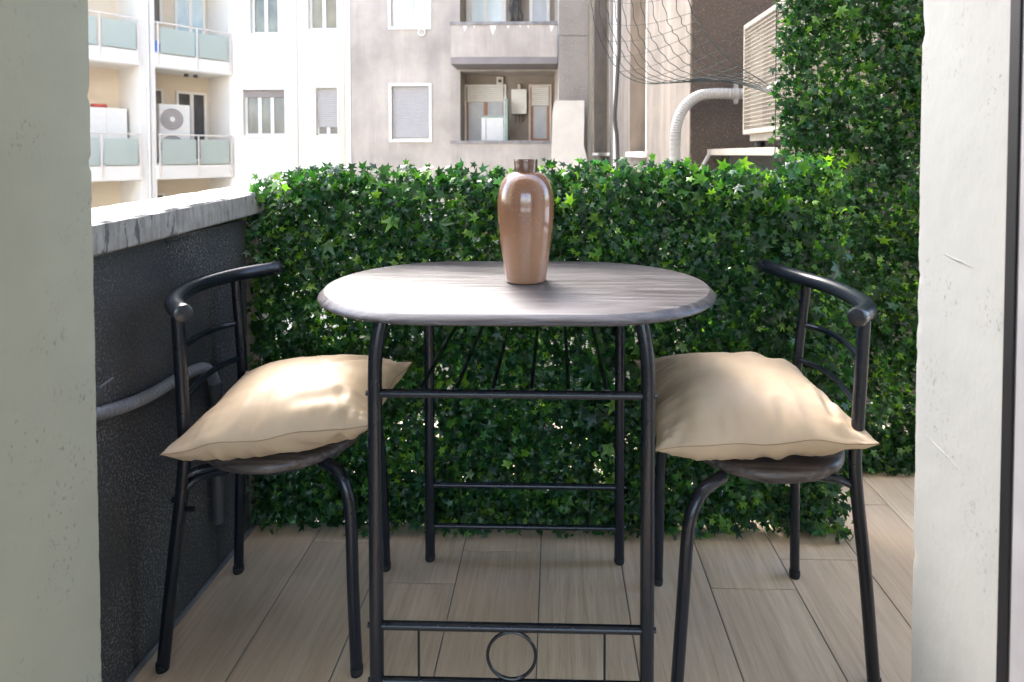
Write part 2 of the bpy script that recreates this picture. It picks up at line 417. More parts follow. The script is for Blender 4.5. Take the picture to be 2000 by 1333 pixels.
# ------------------------------------------------------------------ balcony floor: slab > planks
floor = MB().box(-0.98,3.2,0.5,2.35,-0.25,-0.0035).build('floor', 'grout', kind='structure')
seams = [-0.645-0.2033, -0.645, -0.442, -0.240, -0.0375, 0.166, 0.3685, 0.571, 0.774, 0.977, 1.180, 1.383, 1.586, 1.789, 1.992, 2.2, 2.4, 2.6, 2.8]
joints = {1:1.59, 2:1.439, 3:1.562, 6:1.44, 7:1.55, 0:0.95, 4:0.90, 5:0.93, 8:1.80, 9:1.42, 10:1.9, 11:1.2}
g = 0.0013
pl_mesh = {}
for c in range(len(seams)-1):
    x0, x1 = seams[c]+g, seams[c+1]-g
    if c == 0: x0 = -0.832
    j = joints.get(c, 1.0 + 0.37*c % 1.2)
    cuts = [j-1.2, j, j+1.2]; 
    ys = [0.50] + [q for q in cuts if 0.52 < q < 2.28] + [2.34]
    for a, b in zip(ys[:-1], ys[1:]):
        w, l = x1-x0, b-a-2*g
        m = MB(); e = 0.0012
        # chamfered slab, 4 mm proud of the grout
        m.v = [(0,0,-0.003),(w,0,-0.003),(w,l,-0.003),(0,l,-0.003),(0,0,-0.0008),(w,0,-0.0008),(w,l,-0.0008),(0,l,-0.0008),(e,e,0),(w-e,e,0),(w-e,l-e,0),(e,l-e,0)]
        m.f = [(0,1,5,4),(1,2,6,5),(2,3,7,6),(3,0,4,7),(4,5,9,8),(5,6,10,9),(6,7,11,10),(7,4,8,11),(8,9,10,11)]
        m.build('plank', 'plank', floor, loc=(x0, a+g, 0))
MB().box(-0.832,0.80,1.735,1.80,-0.003,0.035).build('kerb', 'screed', floor, bevel=0.003)

# ------------------------------------------------------------------ left parapet
par = thing('parapet_wall', 'charcoal roughcast balcony parapet with a pale weathered coping, left of the chairs', 'wall')
MB().box(-0.97,-0.832,0.91,1.625,-0.24,0.852).build('wall_face', 'charcoal', par)
MB().box(-0.965,-0.836,1.626,1.80,-0.24,0.866).build('lit_end', 'lit_end_render', par)  # same wall, light from the hedge end painted as a paler render
MB().box(-0.8318,-0.8255,0.91,1.66,-0.0005,0.012).build('skirting_bead', 'conduit_grey', par, bevel=0.002)
bm = bmesh.new(); ny = 90; prof = [(-0.978,0.0),(-0.978,0.054),(-0.974,0.058),(-0.806,0.058),(-0.8015,0.054),(-0.801,0.03),(-0.8005,0.004),(-0.804,0.0)]
rows = []
for i in range(ny+1):
    y = 0.905 + (1.90-0.905)*i/ny; zb = 0.8525 + (y-1.1)*0.030; row = []
    for k, (x, z) in enumerate(prof):
        n = mnoise.noise(Vector((y*22, k*3.1, 0))); n2 = mnoise.noise(Vector((y*80, k*7.1, 4)))
        w = 0.0022 if 2 <= k <= 4 else 0.0009
        row.append(bm.verts.new((x + (n+0.5*n2)*w*(1 if k > 2 else .3), y, zb + z + (n2*0.6+n)*w*(1 if 0 < k else 0.5))))
    rows.append(row)
for i in range(ny):
    for k in range(len(prof)):
        k2 = (k+1) % len(prof); bm.faces.new((rows[i][k], rows[i+1][k], rows[i+1][k2], rows[i][k2]))
bm.faces.new(rows[0][::-1]); bm.faces.new(rows[-1])
bmesh.ops.recalc_face_normals(bm, faces=bm.faces)
me = bpy.data.meshes.new('coping'); bm.to_mesh(me); bm.free(); me.materials.append(M['coping'])
cp = bpy.data.objects.new('coping', me); COL.objects.link(cp); cp.parent = par

# wall hooks
for nm, lab, y, z in (('wall_hook','small dark wall hook under the coping near the doorway',1.29,0.842),('wall_hook','small dark wall hook under the coping beside the ivy',1.60,0.852)):
    h = thing(nm, lab, 'hook', (-0.832, y, z), group='hooks on the parapet')
    MB().lathe([(0.0001,0),(0.006,0),(0.006,0.002),(0.0001,0.002)], 12).build('plate', 'hook', h).rotation_euler = (0, R(90), 0)
    MB().tube(catmull([(0.001,0,0),(0.014,0,-0.002),(0.020,0.004,-0.012),(0.026,0.010,-0.010),(0.028,0.014,0.0)],5), 0.0016, 8).build('hook_wire', 'hook', h, smooth=True)

# corrugated conduit along the parapet, then a straight pipe down
cd = thing('conduit', 'grey corrugated conduit running along the dark parapet into a dark down pipe', 'pipe', (-0.81, 1.44, 0))
path = catmull([(-0.812,0.93,0.60),(-0.812,1.052,0.570),(-0.811,1.139,0.553),(-0.811,1.206,0.547),(-0.811,1.273,0.547),(-0.811,1.34,0.545),(-0.811,1.385,0.535),(-0.811,1.415,0.510),(-0.811,1.43,0.48)], 28)
rf = lambda i: (0.0128, 0.0128, 0.0098, 0.0098)[i % 4]
MB().tube(loc_list(path, (-0.81,1.44,0)), 0.015, 16, rfun=rf).build('corrugated_hose', 'conduit_grey', cd, smooth=True)
MB().tube([(0,-0.010,0.485),(0,-0.008,0.45),(0,-0.005,0.145)], 0.0145, 16).build('down_pipe', 'pipe_dark', cd, smooth=True)
MB().lathe([(0.0001,-0.02),(0.0155,-0.014),(0.0155,0.014),(0.0001,0.02)], 20, (0,-0.010,0.470)).build('coupling', 'pipe_dark', cd, smooth=True)
cb = thing('conduit_clip', 'dark square clip screwed to the parapet above the corrugated conduit', 'clip', (-0.832,1.062,0.583))
MB().box(0,0.022,-0.012,0.012,0,0.026).build('clip_body', 'pipe_dark', cb, bevel=0.0015)
MB().tube([(0.012,0.01,0.026),(0.012,0.045,0.032)],0.0022,8).build('cable_tie', 'conduit_grey', cb)

# ------------------------------------------------------------------ table
TX, TY = -0.078, 1.29
table = thing('bar_table', 'small oval table with dark wood top on a black tube frame between two chairs', 'table', (TX, TY, 0))
def stadium(hx, r, n=28):
    pts = []
    for k in range(n+1):
        a = -math.pi/2 + math.pi*k/n; pts.append((hx + r*math.cos(a), r*math.sin(a)))
    for k in range(n+1):
        a = math.pi/2 + math.pi*k/n; pts.append((-hx + r*math.cos(a), r*math.sin(a)))
    return pts
def top_mesh(hx, r, zt, th, edge, squash=0.985):
    b = MB(); prof = []
    for k in range(7):
        a = math.pi/2 * k/6; prof.append((edge*(1-math.sin(a)), zt - edge*(1-math.cos(a))*0.9 if False else zt - edge*0.85*(1-math.cos(a))))
    prof = [(0.0135, zt), (0.0120, zt-0.0006), (0.0040, zt-0.0085), (0.0010, zt-0.0115), (0.0, zt-0.0145), (0.0015, zt-0.0175), (0.005, zt-th)]
    rings = []
    for off, z in prof:
        ring = stadium(hx, r-off); s0 = len(b.v); b.v += [(x, y, z) for x, y in ring]; rings.append((s0, len(ring)))
    s0, n = rings[0]; b.f.append(tuple(range(s0, s0+n)))
    for (a, n), (c, _) in zip(rings[:-1], rings[1:]):
        for k in range(n): k2 = (k+1) % n; b.f.append((a+k, c+k, c+k2, a+k2))
    a, n = rings[-1]; b.f.append(tuple(reversed(range(a, a+n))))
    return b
# depth of the top 0.55, length 0.80
top_mesh(0.1415, 0.2715, 0.755, 0.019, 0.012).build('table_top', 'laminate', table, smooth=True, loc=(-0.003, 0.016, 0))
LR = 0.0125
for sx, x in ((-1, -0.239), (1, 0.239)):
    for y, nm in ((1.06-TY, 'leg'), (1.523-TY, 'leg')):
        f = y < 0
        xin = x - sx*0.012
        pts = [(x, y, 0.012), (x, y, 0.64)] + [(x - sx*0.010*t*t, y + (0.010*t*t if f else -0.010*t*t), 0.64+0.096*t) for t in (0.2,0.4,0.6,0.8,1.0)]
        lg = MB().tube(pts, LR, 20).build('leg', 'steel', table, smooth=True)
        MB().lathe([(0.0001,0),(0.0100,0),(0.0125,0.003),(0.0130,0.008),(0.0130,0.015),(0.0001,0.015)], 16, (x,y,0)).build('foot_cap', 'rubber', lg, smooth=True)
for y in (1.06-TY, 1.523-TY):
    f = y < 0
    MB().tube([(-0.239,y,0.610),(0.239,y,0.610)], 0.0075, 12).build('shelf_bar', 'steel', table, smooth=True)
    MB().tube([(-0.239,y,0.194),(0.239,y,0.194)], 0.0075, 12).build('stretcher', 'steel', table, smooth=True)
    MB().tube([(-0.239,y,0.089 if not f else 0.094),(0.239,y,0.089 if not f else 0.094)], 0.0065, 12).build('stretcher', 'steel', table, smooth=True)
    MB().tube([(-0.228,y+(0.05 if f else -0.05),0.7285),(0.228,y+(0.05 if f else -0.05),0.7285)], 0.0062, 10).build('top_bar', 'steel', table, smooth=True)
    for x in (-0.164, 0.165):
        MB().tube([(x,y,0.095),(x,y,0.19)], 0.0022, 8).build('stretcher_rod', 'steel', table, smooth=True)
    for z in (0.610, 0.194, 0.094):
        for sx in (-1, 1):
            MB().tube([(sx*0.2505,y,z),(sx*0.2545,y,z)], 0.0045, 10).build('bolt', 'steel', table)
ring = [(0.001+0.0425*math.cos(a), 1.06-TY, 0.1435+0.0425*math.sin(a)) for a in [2*math.pi*k/48 for k in range(48)]]
MB().tube(ring, 0.0030, 8, closed=True).build('ring', 'steel', table, smooth=True)
for x in (-0.237, -0.174, -0.110, -0.042, 0.023, 0.089):
    MB().tube([(x-TX*1.0 if False else x-TX, 1.06-TY, 0.617), (x-TX, 1.523-TY, 0.617)], 0.0038, 10).build('shelf_rod', 'steel', table, smooth=True)

# ------------------------------------------------------------------ vase
vase = thing('vase', 'glossy brown ceramic bottle vase with a dark neck on the table top', 'vase', (-0.064, 1.322, 0.755))
body = [(0.0001,0.0),(0.040,0.0),(0.0435,0.0025),(0.0445,0.006),(0.0475,0.03),(0.0515,0.06),(0.0555,0.09),(0.0588,0.12),(0.0608,0.148),(0.0612,0.168),(0.0600,0.186),(0.0565,0.203),(0.0500,0.218),(0.0410,0.229),(0.0320,0.2345),(0.0262,0.2365),(0.0243,0.2372)]
def smooth_prof(p, sub=4): return [(q.x, q.y) for q in catmull([(a, b, 0) for a, b in p], sub)]
body = body[:3] + smooth_prof(body[3:], 4)
MB().lathe(body, 72).build('body', 'glaze', vase, smooth=True)
MB().lathe([(0.0241,0.2365),(0.0246,0.240),(0.0250,0.250),(0.0256,0.258),(0.0260,0.2615),(0.0255,0.2635),(0.0238,0.2635),(0.0225,0.260),(0.0215,0.235),(0.020,0.15),(0.0001,0.148)], 56).build('neck', 'neck_glaze', vase, smooth=True)
rg = [(0.0035*math.cos(a), 0, 0.0045*math.sin(a)) for a in [2*math.pi*k/20 for k in range(20)]]
mk = MB().tube(rg, 0.0004, 6, closed=True).build('glaze_mark', 'clay', vase, smooth=True, loc=(0.0347,-0.0493,0.187)); mk.rotation_euler = (R(-9), 0, R(35))

# ------------------------------------------------------------------ chairs
def chair(label, D):
    o = D['o']; L = lambda pts: loc_list(pts, o)
    t = thing('bar_chair', label, 'chair', o, group='black tube chairs at the table')
    for key in ('back_near', 'back_far'):
        pts = catmull(L(D[key]), 8)
        lg = MB().tube(pts, 0.0120 if key == 'back_near' else 0.0112, 20).build('back_leg', 'steel', t, smooth=True)
        fp = pts[0]; MB().lathe([(0.0001,0),(0.0095,0),(0.0122,0.003),(0.0128,0.008),(0.0128,0.016),(0.0001,0.016)], 16, (fp[0],fp[1],-o[2])).build('foot_cap', 'rubber', lg, smooth=True)
    for key in ('front_near', 'front_far'):
        pts = catmull(L(D[key]), 8)
        lg = MB().tube(pts, 0.0118, 20).build('front_leg', 'steel', t, smooth=True)
        fp = pts[0]; MB().lathe([(0.0001,0),(0.009,0),(0.0118,0.003),(0.0124,0.008),(0.0124,0.016),(0.0001,0.016)], 16, (fp[0],fp[1],-o[2])).build('foot_cap', 'rubber', lg, smooth=True)
    rail = catmull(L(D['rail']), 8)
    rl = MB().tube(rail, 0.0166, 24).build('top_rail', 'steel', t, smooth=True)
    for a, b in ((rail[0], rail[2]), (rail[-1], rail[-3])):
        d = (a-b).normalized()
        MB().tube([a-d*0.012, a+d*0.0015, a+d*0.006, a+d*0.008], 0.017, 24, rfun=lambda i: (0.0171,0.0171,0.0155,0.011)[i]).build('end_cap', 'cap_steel', rl, smooth=True)
    for key in ('rod_hi', 'rod_lo'):
        MB().tube(catmull(L(D[key]), 8), 0.0068, 14).build('back_rod', 'steel', t, smooth=True)
    cx, cy = D['seat']; sr = D['sr']
    b = MB(); prof = [(0.0001,0.432),(sr-0.012,0.432),(sr-0.005,0.430),(sr-0.001,0.426),(sr,0.421),(sr-0.001,0.414),(sr-0.004,0.411),(0.0001,0.411)]
    b.lathe(prof, 64, (cx-o[0], cy-o[1], 0)).build('seat', 'laminate_seat', t, smooth=True)
    hoop = [(cx-o[0]+(sr-0.035)*math.cos(a), cy-o[1]+(sr-0.035)*math.sin(a), 0.402) for a in [2*math.pi*k/40 for k in range(40)]]
    MB().tube(hoop, 0.0085, 10, closed=True).build('seat_ring', 'steel', t, smooth=True)
    for br in D['braces']:
        MB().tube(catmull(L(br), 5), 0.0085, 12).build('seat_brace', 'steel', t, smooth=True)
    for p in D['bolts']:
        q = (p[0]-o[0], p[1]-o[1], p[2]); MB().tube([(q[0]-0.003,q[1],q[2]),(q[0]+0.020,q[1],q[2])], 0.005, 10).build('bolt', 'steel', t)
    return t
chairL = chair('black tube chair with curved backrest standing by the dark parapet, left of the table', dict(
    o=(-0.59, 1.32, 0), 
    back_near=[(-0.784,1.18,0.0),(-0.758,1.18,0.22),(-0.733,1.18,0.42),(-0.734,1.18,0.52),(-0.741,1.18,0.70),(-0.743,1.18,0.738)],
    back_far=[(-0.780,1.466,0.0),(-0.773,1.466,0.22),(-0.766,1.466,0.42),(-0.764,1.466,0.52),(-0.771,1.458,0.70),(-0.770,1.452,0.742)],
    front_near=[(-0.393,1.180,0.0),(-0.399,1.18,0.172),(-0.403,1.182,0.315),(-0.413,1.186,0.370),(-0.436,1.20,0.398),(-0.475,1.225,0.404)],
    front_far=[(-0.420,1.486,0.0),(-0.424,1.484,0.172),(-0.428,1.476,0.315),(-0.438,1.466,0.370),(-0.460,1.45,0.398),(-0.49,1.43,0.404)],
    rail=[(-0.676,1.090,0.742),(-0.712,1.128,0.742),(-0.747,1.180,0.742),(-0.774,1.250,0.742),(-0.786,1.32,0.742),(-0.780,1.39,0.742),(-0.757,1.455,0.742),(-0.706,1.533,0.742)],
    rod_hi=[(-0.741,1.18,0.62),(-0.770,1.225,0.62),(-0.790,1.28,0.62),(-0.803,1.35,0.62),(-0.795,1.42,0.62),(-0.770,1.463,0.62)],
    rod_lo=[(-0.734,1.18,0.535),(-0.752,1.215,0.535),(-0.768,1.27,0.535),(-0.782,1.35,0.535),(-0.780,1.41,0.535),(-0.765,1.466,0.535)],
    seat=(-0.588,1.315), sr=0.163,
    braces=[[(-0.734,1.18,0.392),(-0.71,1.195,0.398),(-0.665,1.205,0.402)],[(-0.766,1.466,0.392),(-0.72,1.44,0.398),(-0.67,1.42,0.402)],[(-0.738,1.18,0.365),(-0.71,1.195,0.384),(-0.66,1.205,0.394)]],
    bolts=[(-0.756,1.18,0.345),(-0.736,1.18,0.327)]))
chairR = chair('black tube chair with curved backrest in front of the tall ivy, right of the table', dict(
    o=(0.43, 1.30, 0),
    back_near=[(0.618,1.178,0.0),(0.598,1.178,0.22),(0.576,1.178,0.42),(0.580,1.178,0.52),(0.588,1.178,0.70),(0.590,1.178,0.738)],
    back_far=[(0.583,1.483,0.0),(0.581,1.483,0.22),(0.581,1.483,0.42),(0.585,1.483,0.54),(0.598,1.475,0.70),(0.592,1.455,0.742)],
    front_near=[(0.2235,1.12,0.0),(0.236,1.12,0.20),(0.245,1.122,0.33),(0.257,1.128,0.376),(0.280,1.145,0.400),(0.325,1.185,0.404)],
    front_far=[(0.246,1.452,0.0),(0.249,1.452,0.18),(0.252,1.448,0.31),(0.262,1.436,0.372),(0.290,1.415,0.398),(0.33,1.39,0.404)],
    rail=[(0.534,1.092,0.742),(0.572,1.135,0.742),(0.592,1.190,0.742),(0.601,1.27,0.742),(0.595,1.35,0.742),(0.575,1.425,0.742),(0.555,1.503,0.742),(0.537,1.588,0.742)],
    rod_hi=[(0.586,1.178,0.62),(0.607,1.22,0.62),(0.622,1.28,0.62),(0.632,1.37,0.62),(0.622,1.44,0.62),(0.592,1.483,0.62)],
    rod_lo=[(0.580,1.178,0.535),(0.594,1.215,0.535),(0.604,1.27,0.535),(0.616,1.35,0.535),(0.609,1.43,0.535),(0.585,1.483,0.535)],
    seat=(0.436,1.31), sr=0.165,
    braces=[[(0.577,1.178,0.392),(0.55,1.19,0.398),(0.51,1.195,0.402)],[(0.581,1.483,0.392),(0.55,1.45,0.398),(0.51,1.42,0.402)]],
    bolts=[]))

# ------------------------------------------------------------------ cushions
def cushion(label, C, Tu, Td, seat_c, seat_r, creases, seed, sag=0.0):
    nl, nr, fr, fl = [Vector(c) for c in C]; org = (nl+nr+fr+fl)/4
    t = thing('cushion', label, 'cushion', tuple(org), group='beige cushions on the chairs')
    N = 96; V = []; F = []
    def outline(u, v):
        p = nl*(1-u)*(1-v) + nr*u*(1-v) + fr*u*v + fl*(1-u)*v
        # edges bow inward between the pointed corners
        bu = 4*v*(1-v); bv = 4*u*(1-u)
        ex = (nr-nl+fr-fl)*0.5; ey = (fl-nl+fr-nr)*0.5
        p = p + ex*(0.5-u)*0.080*bu**0.8 + ey*(0.5-v)*0.075*bv**0.8
        return p
    def edge_z(u, v):
        # wavy seam
        d = min(u, 1-u, v, 1-v)
        return (mnoise.noise(Vector((u*5+seed, v*5, 0)))*0.011)*math.exp(-d*7) 
    def prof(u, v, up_=True):
        a = 1-abs(2*u-1)**2.9; b = 1-abs(2*v-1)**2.9
        return (max(0,a)*max(0,b))**(0.80 if up_ else 0.5)
    def wr(u, v, s):
        d = min(u, 1-u, v, 1-v); w = 0.0
        # gathers perpendicular to each edge
        for dist, along, k in ((v, u, 0), (1-v, u, 1), (u, v, 2), (1-u, v, 3)):
            g_ = mnoise.noise(Vector((along*9+k*11+seed*3, dist*1.5, s*4)))
            w += (g_*0.011 + (abs(mnoise.noise(Vector((along*17+k*5+seed, dist*3, s*9))))-0.2)*0.012)*math.exp(-dist*11)*min(1, dist*16)
        w += mnoise.noise(Vector((u*3+seed, v*3, s)))*0.0035*prof(u, v)
        w += mnoise.noise(Vector((u*14+seed, v*14, s)))*0.0011*prof(u, v)
        w += max(0, mnoise.noise(Vector((u*11+seed*2, v*4, s*7)))-0.12)*0.016*math.exp(-v*6)*min(1, v*20)
        for (u0, v0, u1, v1, wd, dp, side) in creases:
            if side != s: continue
            dx, dy = u1-u0, v1-v0; q = max(0, min(1, ((u-u0)*dx+(v-v0)*dy)/(dx*dx+dy*dy)))
            dd = math.hypot(u-u0-q*dx, v-v0-q*dy)/wd
            w += -dp*math.exp(-dd*dd)*math.sin(math.pi*min(1, max(0.12, q*0.8+0.15))) + dp*0.7*math.exp(-((dd-1.7)**2))*0.8
        return w
    idx = {}
    for s in (1, -1):
        for j in range(N+1):
            for i in range(N+1):
                u, v = i/N, j/N
                # denser near edges
                u = 0.5-0.5*math.cos(math.pi*u); v = 0.5-0.5*math.cos(math.pi*v)
                border = i in (0, N) or j in (0, N)
                if s == -1 and border: idx[(s,i,j)] = idx[(1,i,j)]; continue
                p = outline(u, v); p.z += edge_z(u, v)
                if s == 1: p.z += Tu*prof(u, v) + (wr(u, v, 1) if not border else 0)
                else:
                    z = p.z - Td*prof(u, v, False) + (wr(u, v, -1) if not border else 0)
                    r = math.hypot(p.x-seat_c[0], p.y-seat_c[1])
                    z = max(z, 0.4325 if r < seat_r+0.004 else 0.4325 - 0.35*(r-seat_r-0.004))
                    p.z = z
                idx[(s,i,j)] = len(V); V.append(p-org)
    for s in (1, -1):
        for j in range(N):
            for i in range(N):
                q = (idx[(s,i,j)], idx[(s,i+1,j)], idx[(s,i+1,j+1)], idx[(s,i,j+1)]); F.append(q if s == 1 else q[::-1])
    b = MB(); b.v = [tuple(v) for v in V]; b.f = F
    cov = b.build('cover', 'cushion', t, smooth=False)
    cov.data.polygons.foreach_set('use_smooth', [True]*len(cov.data.polygons))
    loop = [V[idx[(1,i,0)]] for i in range(N)] + [V[idx[(1,N,j)]] for j in range(N)] + [V[idx[(1,i,N)]] for i in range(N, 0, -1)] + [V[idx[(1,0,j)]] for j in range(N, 0, -1)]
    MB().tube(loop, 0.0009, 6, closed=True).build('seam', 'seam', t, smooth=True)
    return t
cushion('beige leatherette cushion on the left chair, its front seam rising to the right',
    [(-0.729,1.100,0.474),(-0.352,1.165,0.504),(-0.343,1.453,0.532),(-0.752,1.462,0.505)], 0.067, 0.072, (-0.588,1.315), 0.163,
    [(0.86,0.0,0.80,0.22,0.030,0.0045,1),(0.60,0.13,0.80,0.17,0.045,0.003,1),(0.22,0.0,0.26,0.16,0.02,0.005,-1),(0.5,0.02,0.7,0.16,0.03,0.006,-1),(0.88,0.85,0.70,0.62,0.04,0.006,1),(0.90,0.12,0.86,0.02,0.02,0.006,-1)], 2.3)
cushion('beige leatherette cushion on the right chair with a pointed right corner and level seam',
    [(0.187,1.140,0.475),(0.598,1.135,0.494),(0.594,1.524,0.505),(0.190,1.477,0.532)], 0.074, 0.072, (0.436,1.31), 0.165,
    [(0.86,0.10,0.90,0.32,0.025,0.007,1),(0.97,0.04,0.86,0.20,0.035,0.005,1),(0.60,0.0,0.62,0.14,0.03,0.005,1),(0.55,0.02,0.66,0.2,0.03,0.006,-1),(0.14,0.05,0.10,0.30,0.06,0.003,1),(0.85,0.9,0.72,0.70,0.05,0.007,1)], 7.9)

# ------------------------------------------------------------------ ivy hedges
ANG = [0, 28, 58, 92, 132, 180, 228, 268, 302, 332]
RAD = [1.08, 0.42, 0.88, 0.37, 0.66, 0.30, 0.66, 0.37, 0.88, 0.42]
def leaf_template(fold=0.16, curl=0.22, seed=0):
    rnd = random.Random(seed); P = [(0, 0, fold*0.5)]
    for a, r in zip(ANG, RAD):
        r *= rnd.uniform(0.85, 1.12); a = R(a + rnd.uniform(-6, 6)); x, y = r*math.sin(a), r*math.cos(a)
        P.append((x, y+0.15, -curl*r*r*rnd.uniform(0.5, 1.4) + fold*0.35*abs(x)*rnd.uniform(-0.4, 1)))
    tris = [(0, 1+(k+1) % 10, 1+k) for k in range(10)]
    return np.array(P), np.array(tris), np.array([0.0] + [1.0 if r > 0.6 else 0.45 for r in RAD])
def tint_of(rng, bright):
    k = rng.random() + bright
    if k < 0.42: c = np.array((0.010, 0.044, 0.016))
    elif k < 0.74: c = np.array((0.020, 0.084, 0.018))
    elif k < 0.95: c = np.array((0.058, 0.170, 0.020))
    else: c = np.array((0.165, 0.330, 0.028))
    if rng.random() < 0.14: c = c*0.8 + np.array((0.01, 0.045, 0.035))
    return c * rng.uniform(0.72, 1.38)
def rot_mats(n, rng, out=(0,-1,0), spread=0.8, upbias=0.25):
    nv = rng.normal(0, spread, (n, 3)) + np.array(out)*1.0 + np.array((0, 0, upbias)); nv /= np.linalg.norm(nv, axis=1)[:, None]
    tipd = rng.normal(0, 1, (n, 3)) + np.array((0, -0.25, -0.35)); tipd -= nv*np.sum(tipd*nv, axis=1)[:, None]; tipd /= np.linalg.norm(tipd, axis=1)[:, None]
    sd = np.cross(tipd, nv); return np.stack([sd, tipd, nv], axis=2)
TEMPL = [leaf_template(seed=k, fold=0.10+0.03*(k % 4), curl=0.10+0.07*(k % 5)) for k in range(10)]
def foliage_mesh(name, pos, size, mats, tints, rng):
    n = len(pos); V = np.zeros((n, 11, 3)); C = np.ones((n, 11, 4)); which = rng.integers(0, len(TEMPL), n)
    for k, (P, T, E_) in enumerate(TEMPL):
        s = np.where(which == k)[0]
        if not len(s): continue
        V[s] = np.einsum('nij,pj->npi', mats[s], P)*size[s][:, None, None] + pos[s][:, None, :]
        C[s, :, :3] = tints[s][:, None, :]*(0.8 + 0.75*E_[None, :, None])
    tris = (TEMPL[0][1][None] + (np.arange(n)*11)[:, None, None]).reshape(-1)
    me = bpy.data.meshes.new(name); me.vertices.add(n*11); me.vertices.foreach_set('co', V.reshape(-1))
    nt = n*10; me.loops.add(nt*3); me.loops.foreach_set('vertex_index', tris.astype(np.int32))
    me.polygons.add(nt); me.polygons.foreach_set('loop_start', np.arange(nt, dtype=np.int32)*3); me.polygons.foreach_set('loop_total', np.full(nt, 3, dtype=np.int32))
    me.update(calc_edges=True)
    at = me.color_attributes.new('tint', 'FLOAT_COLOR', 'POINT'); at.data.foreach_set('color', C.reshape(-1))
    me.materials.append(M['leaf']); return me
LEAFM = []
rngL = np.random.default_rng(5)
for k in range(16):
    P, T, E_ = TEMPL[k % 10]; me = bpy.data.meshes.new('leaf'); me.from_pydata([tuple(p) for p in P], [], [tuple(t) for t in T.tolist()]); me.update()
    c = tint_of(rngL, (-0.2, 0.05, 0.3, 0.1)[k % 4]); C = np.ones((11, 4)); C[:, :3] = c[None]*(0.85+0.5*E_[:, None])
    at = me.color_attributes.new('tint', 'FLOAT_COLOR', 'POINT'); at.data.foreach_set('color', C.reshape(-1)); me.materials.append(M['leaf']); LEAFM.append(me)

def hedge(label, x0, x1, ztop, y, n, seed, z0=0.01, topfn=None, bright=0.0, big=300, depth=0.075, side=False):
    rng = np.random.default_rng(seed)
    t = thing('ivy_hedge', label, 'hedge', (x0, y, 0))
    # sprigs: clusters of leaves, denser than random so that small gaps stay open
    ns = n//9
    ztf = topfn or (lambda x: ztop)
    cx = rng.uniform(x0+0.01, x1-0.01, ns); cz = rng.uniform(z0+0.015, 1, ns)
    tops = np.array([ztf(v) for v in cx]); cz = z0+0.02 + (cz-z0)/(1-z0)*(tops-0.02-z0)
    if side:
        q_ = rng.random(ns) < 0.10; cx[q_] = rng.uniform(x0-0.20, x0+0.02, q_.sum()); cz[q_] = rng.uniform(0.02, 0.90, q_.sum())  # hidden sprigs added behind the low screen to stop a sun leak
    keep = np.array([mnoise.noise(Vector((a*16, b*16, seed))) > -0.5 for a, b in zip(cx, cz)]); cx, cz, tops = cx[keep], cz[keep], tops[keep]
    ns = len(cx); cb = np.array([mnoise.noise(Vector((a*6, b*6, seed+3)))*0.28 for a, b in zip(cx, cz)]) + rng.normal(0, 0.12, ns)
    P = []; S = []; TT = []
    for i in range(ns):
        m = 9; lump = mnoise.noise(Vector((cx[i]*9, cz[i]*9, seed+8)))
        if i % 11 == 0: cz[i] = z0 + rng.uniform(0.0, 0.07)
        yy = -abs(rng.normal(0, 0.40) + 0.55*lump + 0.1)*depth
        off = rng.normal(0, 0.020, (m, 3)); off[:, 1] = rng.uniform(-0.022, 0.016, m)
        q = np.array((cx[i]-x0, yy, cz[i])) + off; q[:, 1] = np.clip(q[:, 1], -depth*1.3, 0.004); q[:, 2] = np.maximum(q[:, 2], 0.012)
        q[:, 2] = np.minimum(q[:, 2], tops[i] + 0.012 + abs(rng.normal(0, 0.012)))
        P.append(q); S.append(np.clip(rng.lognormal(-4.21, 0.30, m), 0.008, 0.030))
        for _ in range(m): TT.append(tint_of(rng, bright + cb[i]))
    P = np.concatenate(P); S = np.concatenate(S); TT = np.array(TT)
    me = foliage_mesh('foliage', P, S, rot_mats(len(P), rng), TT, rng)
    fo = bpy.data.objects.new('foliage', me); COL.objects.link(fo); fo.parent = t; fo['kind'] = 'stuff'
    # the large leaves, one object each
    for k in range(big):
        xx = rng.uniform(0.01, x1-x0-0.01); zt = ztf(xx+x0); zz = rng.uniform(z0+0.03, zt)
        mats = rot_mats(1, rng, spread=0.42)[0]; s = rng.uniform(0.020, 0.030) if k % 5 else rng.uniform(0.031, 0.040)
        o = bpy.data.objects.new('leaf', LEAFM[int(rng.integers(0, 16))]); COL.objects.link(o); o.parent = t
        M4 = Matrix([[float(mats[r][c])*float(s) for c in range(3)]+[0] for r in range(3)]+[[0,0,0,1]])
        M4.translation = Vector((xx, -depth*rng.uniform(0.55, 1.15), zz)); o.matrix_local = M4
    # stems
    b = MB()
    for k in range(int(70*(x1-x0)*ztop/1.6)):
        xx = rng.uniform(0, x1-x0); zt = ztf(xx+x0)-0.02; zz = rng.uniform(z0+0.02, zt-0.1)
        pts = [Vector((xx, -0.004, zz))]
        for j in range(5): pts.append(pts[-1] + Vector((rng.normal(0, 0.018), rng.uniform(-0.012, 0.008), rng.uniform(0.008, 0.035))))
        for p in pts: p.y = min(p.y, -0.002); p.x = min(max(p.x, 0), x1-x0)
        b.tube(pts, 0.0011, 4, caps=False)
    b.build('stems', 'stem', t, kind='stuff')
    # plastic backing grid
    b = MB(); gs = 0.034; nx = int((x1-x0)/gs); nz = int((ztop-z0-0.03)/gs)
    for i in range(nx+1): b.box(i*gs-0.001, i*gs+0.001, 0.004, 0.007, z0, z0+nz*gs)
    for j in range(nz+1): b.box(0, nx*gs, 0.0072, 0.0095, z0+j*gs-0.001, z0+j*gs+0.001)
    b.build('backing_grid', 'lattice', t)
    return t
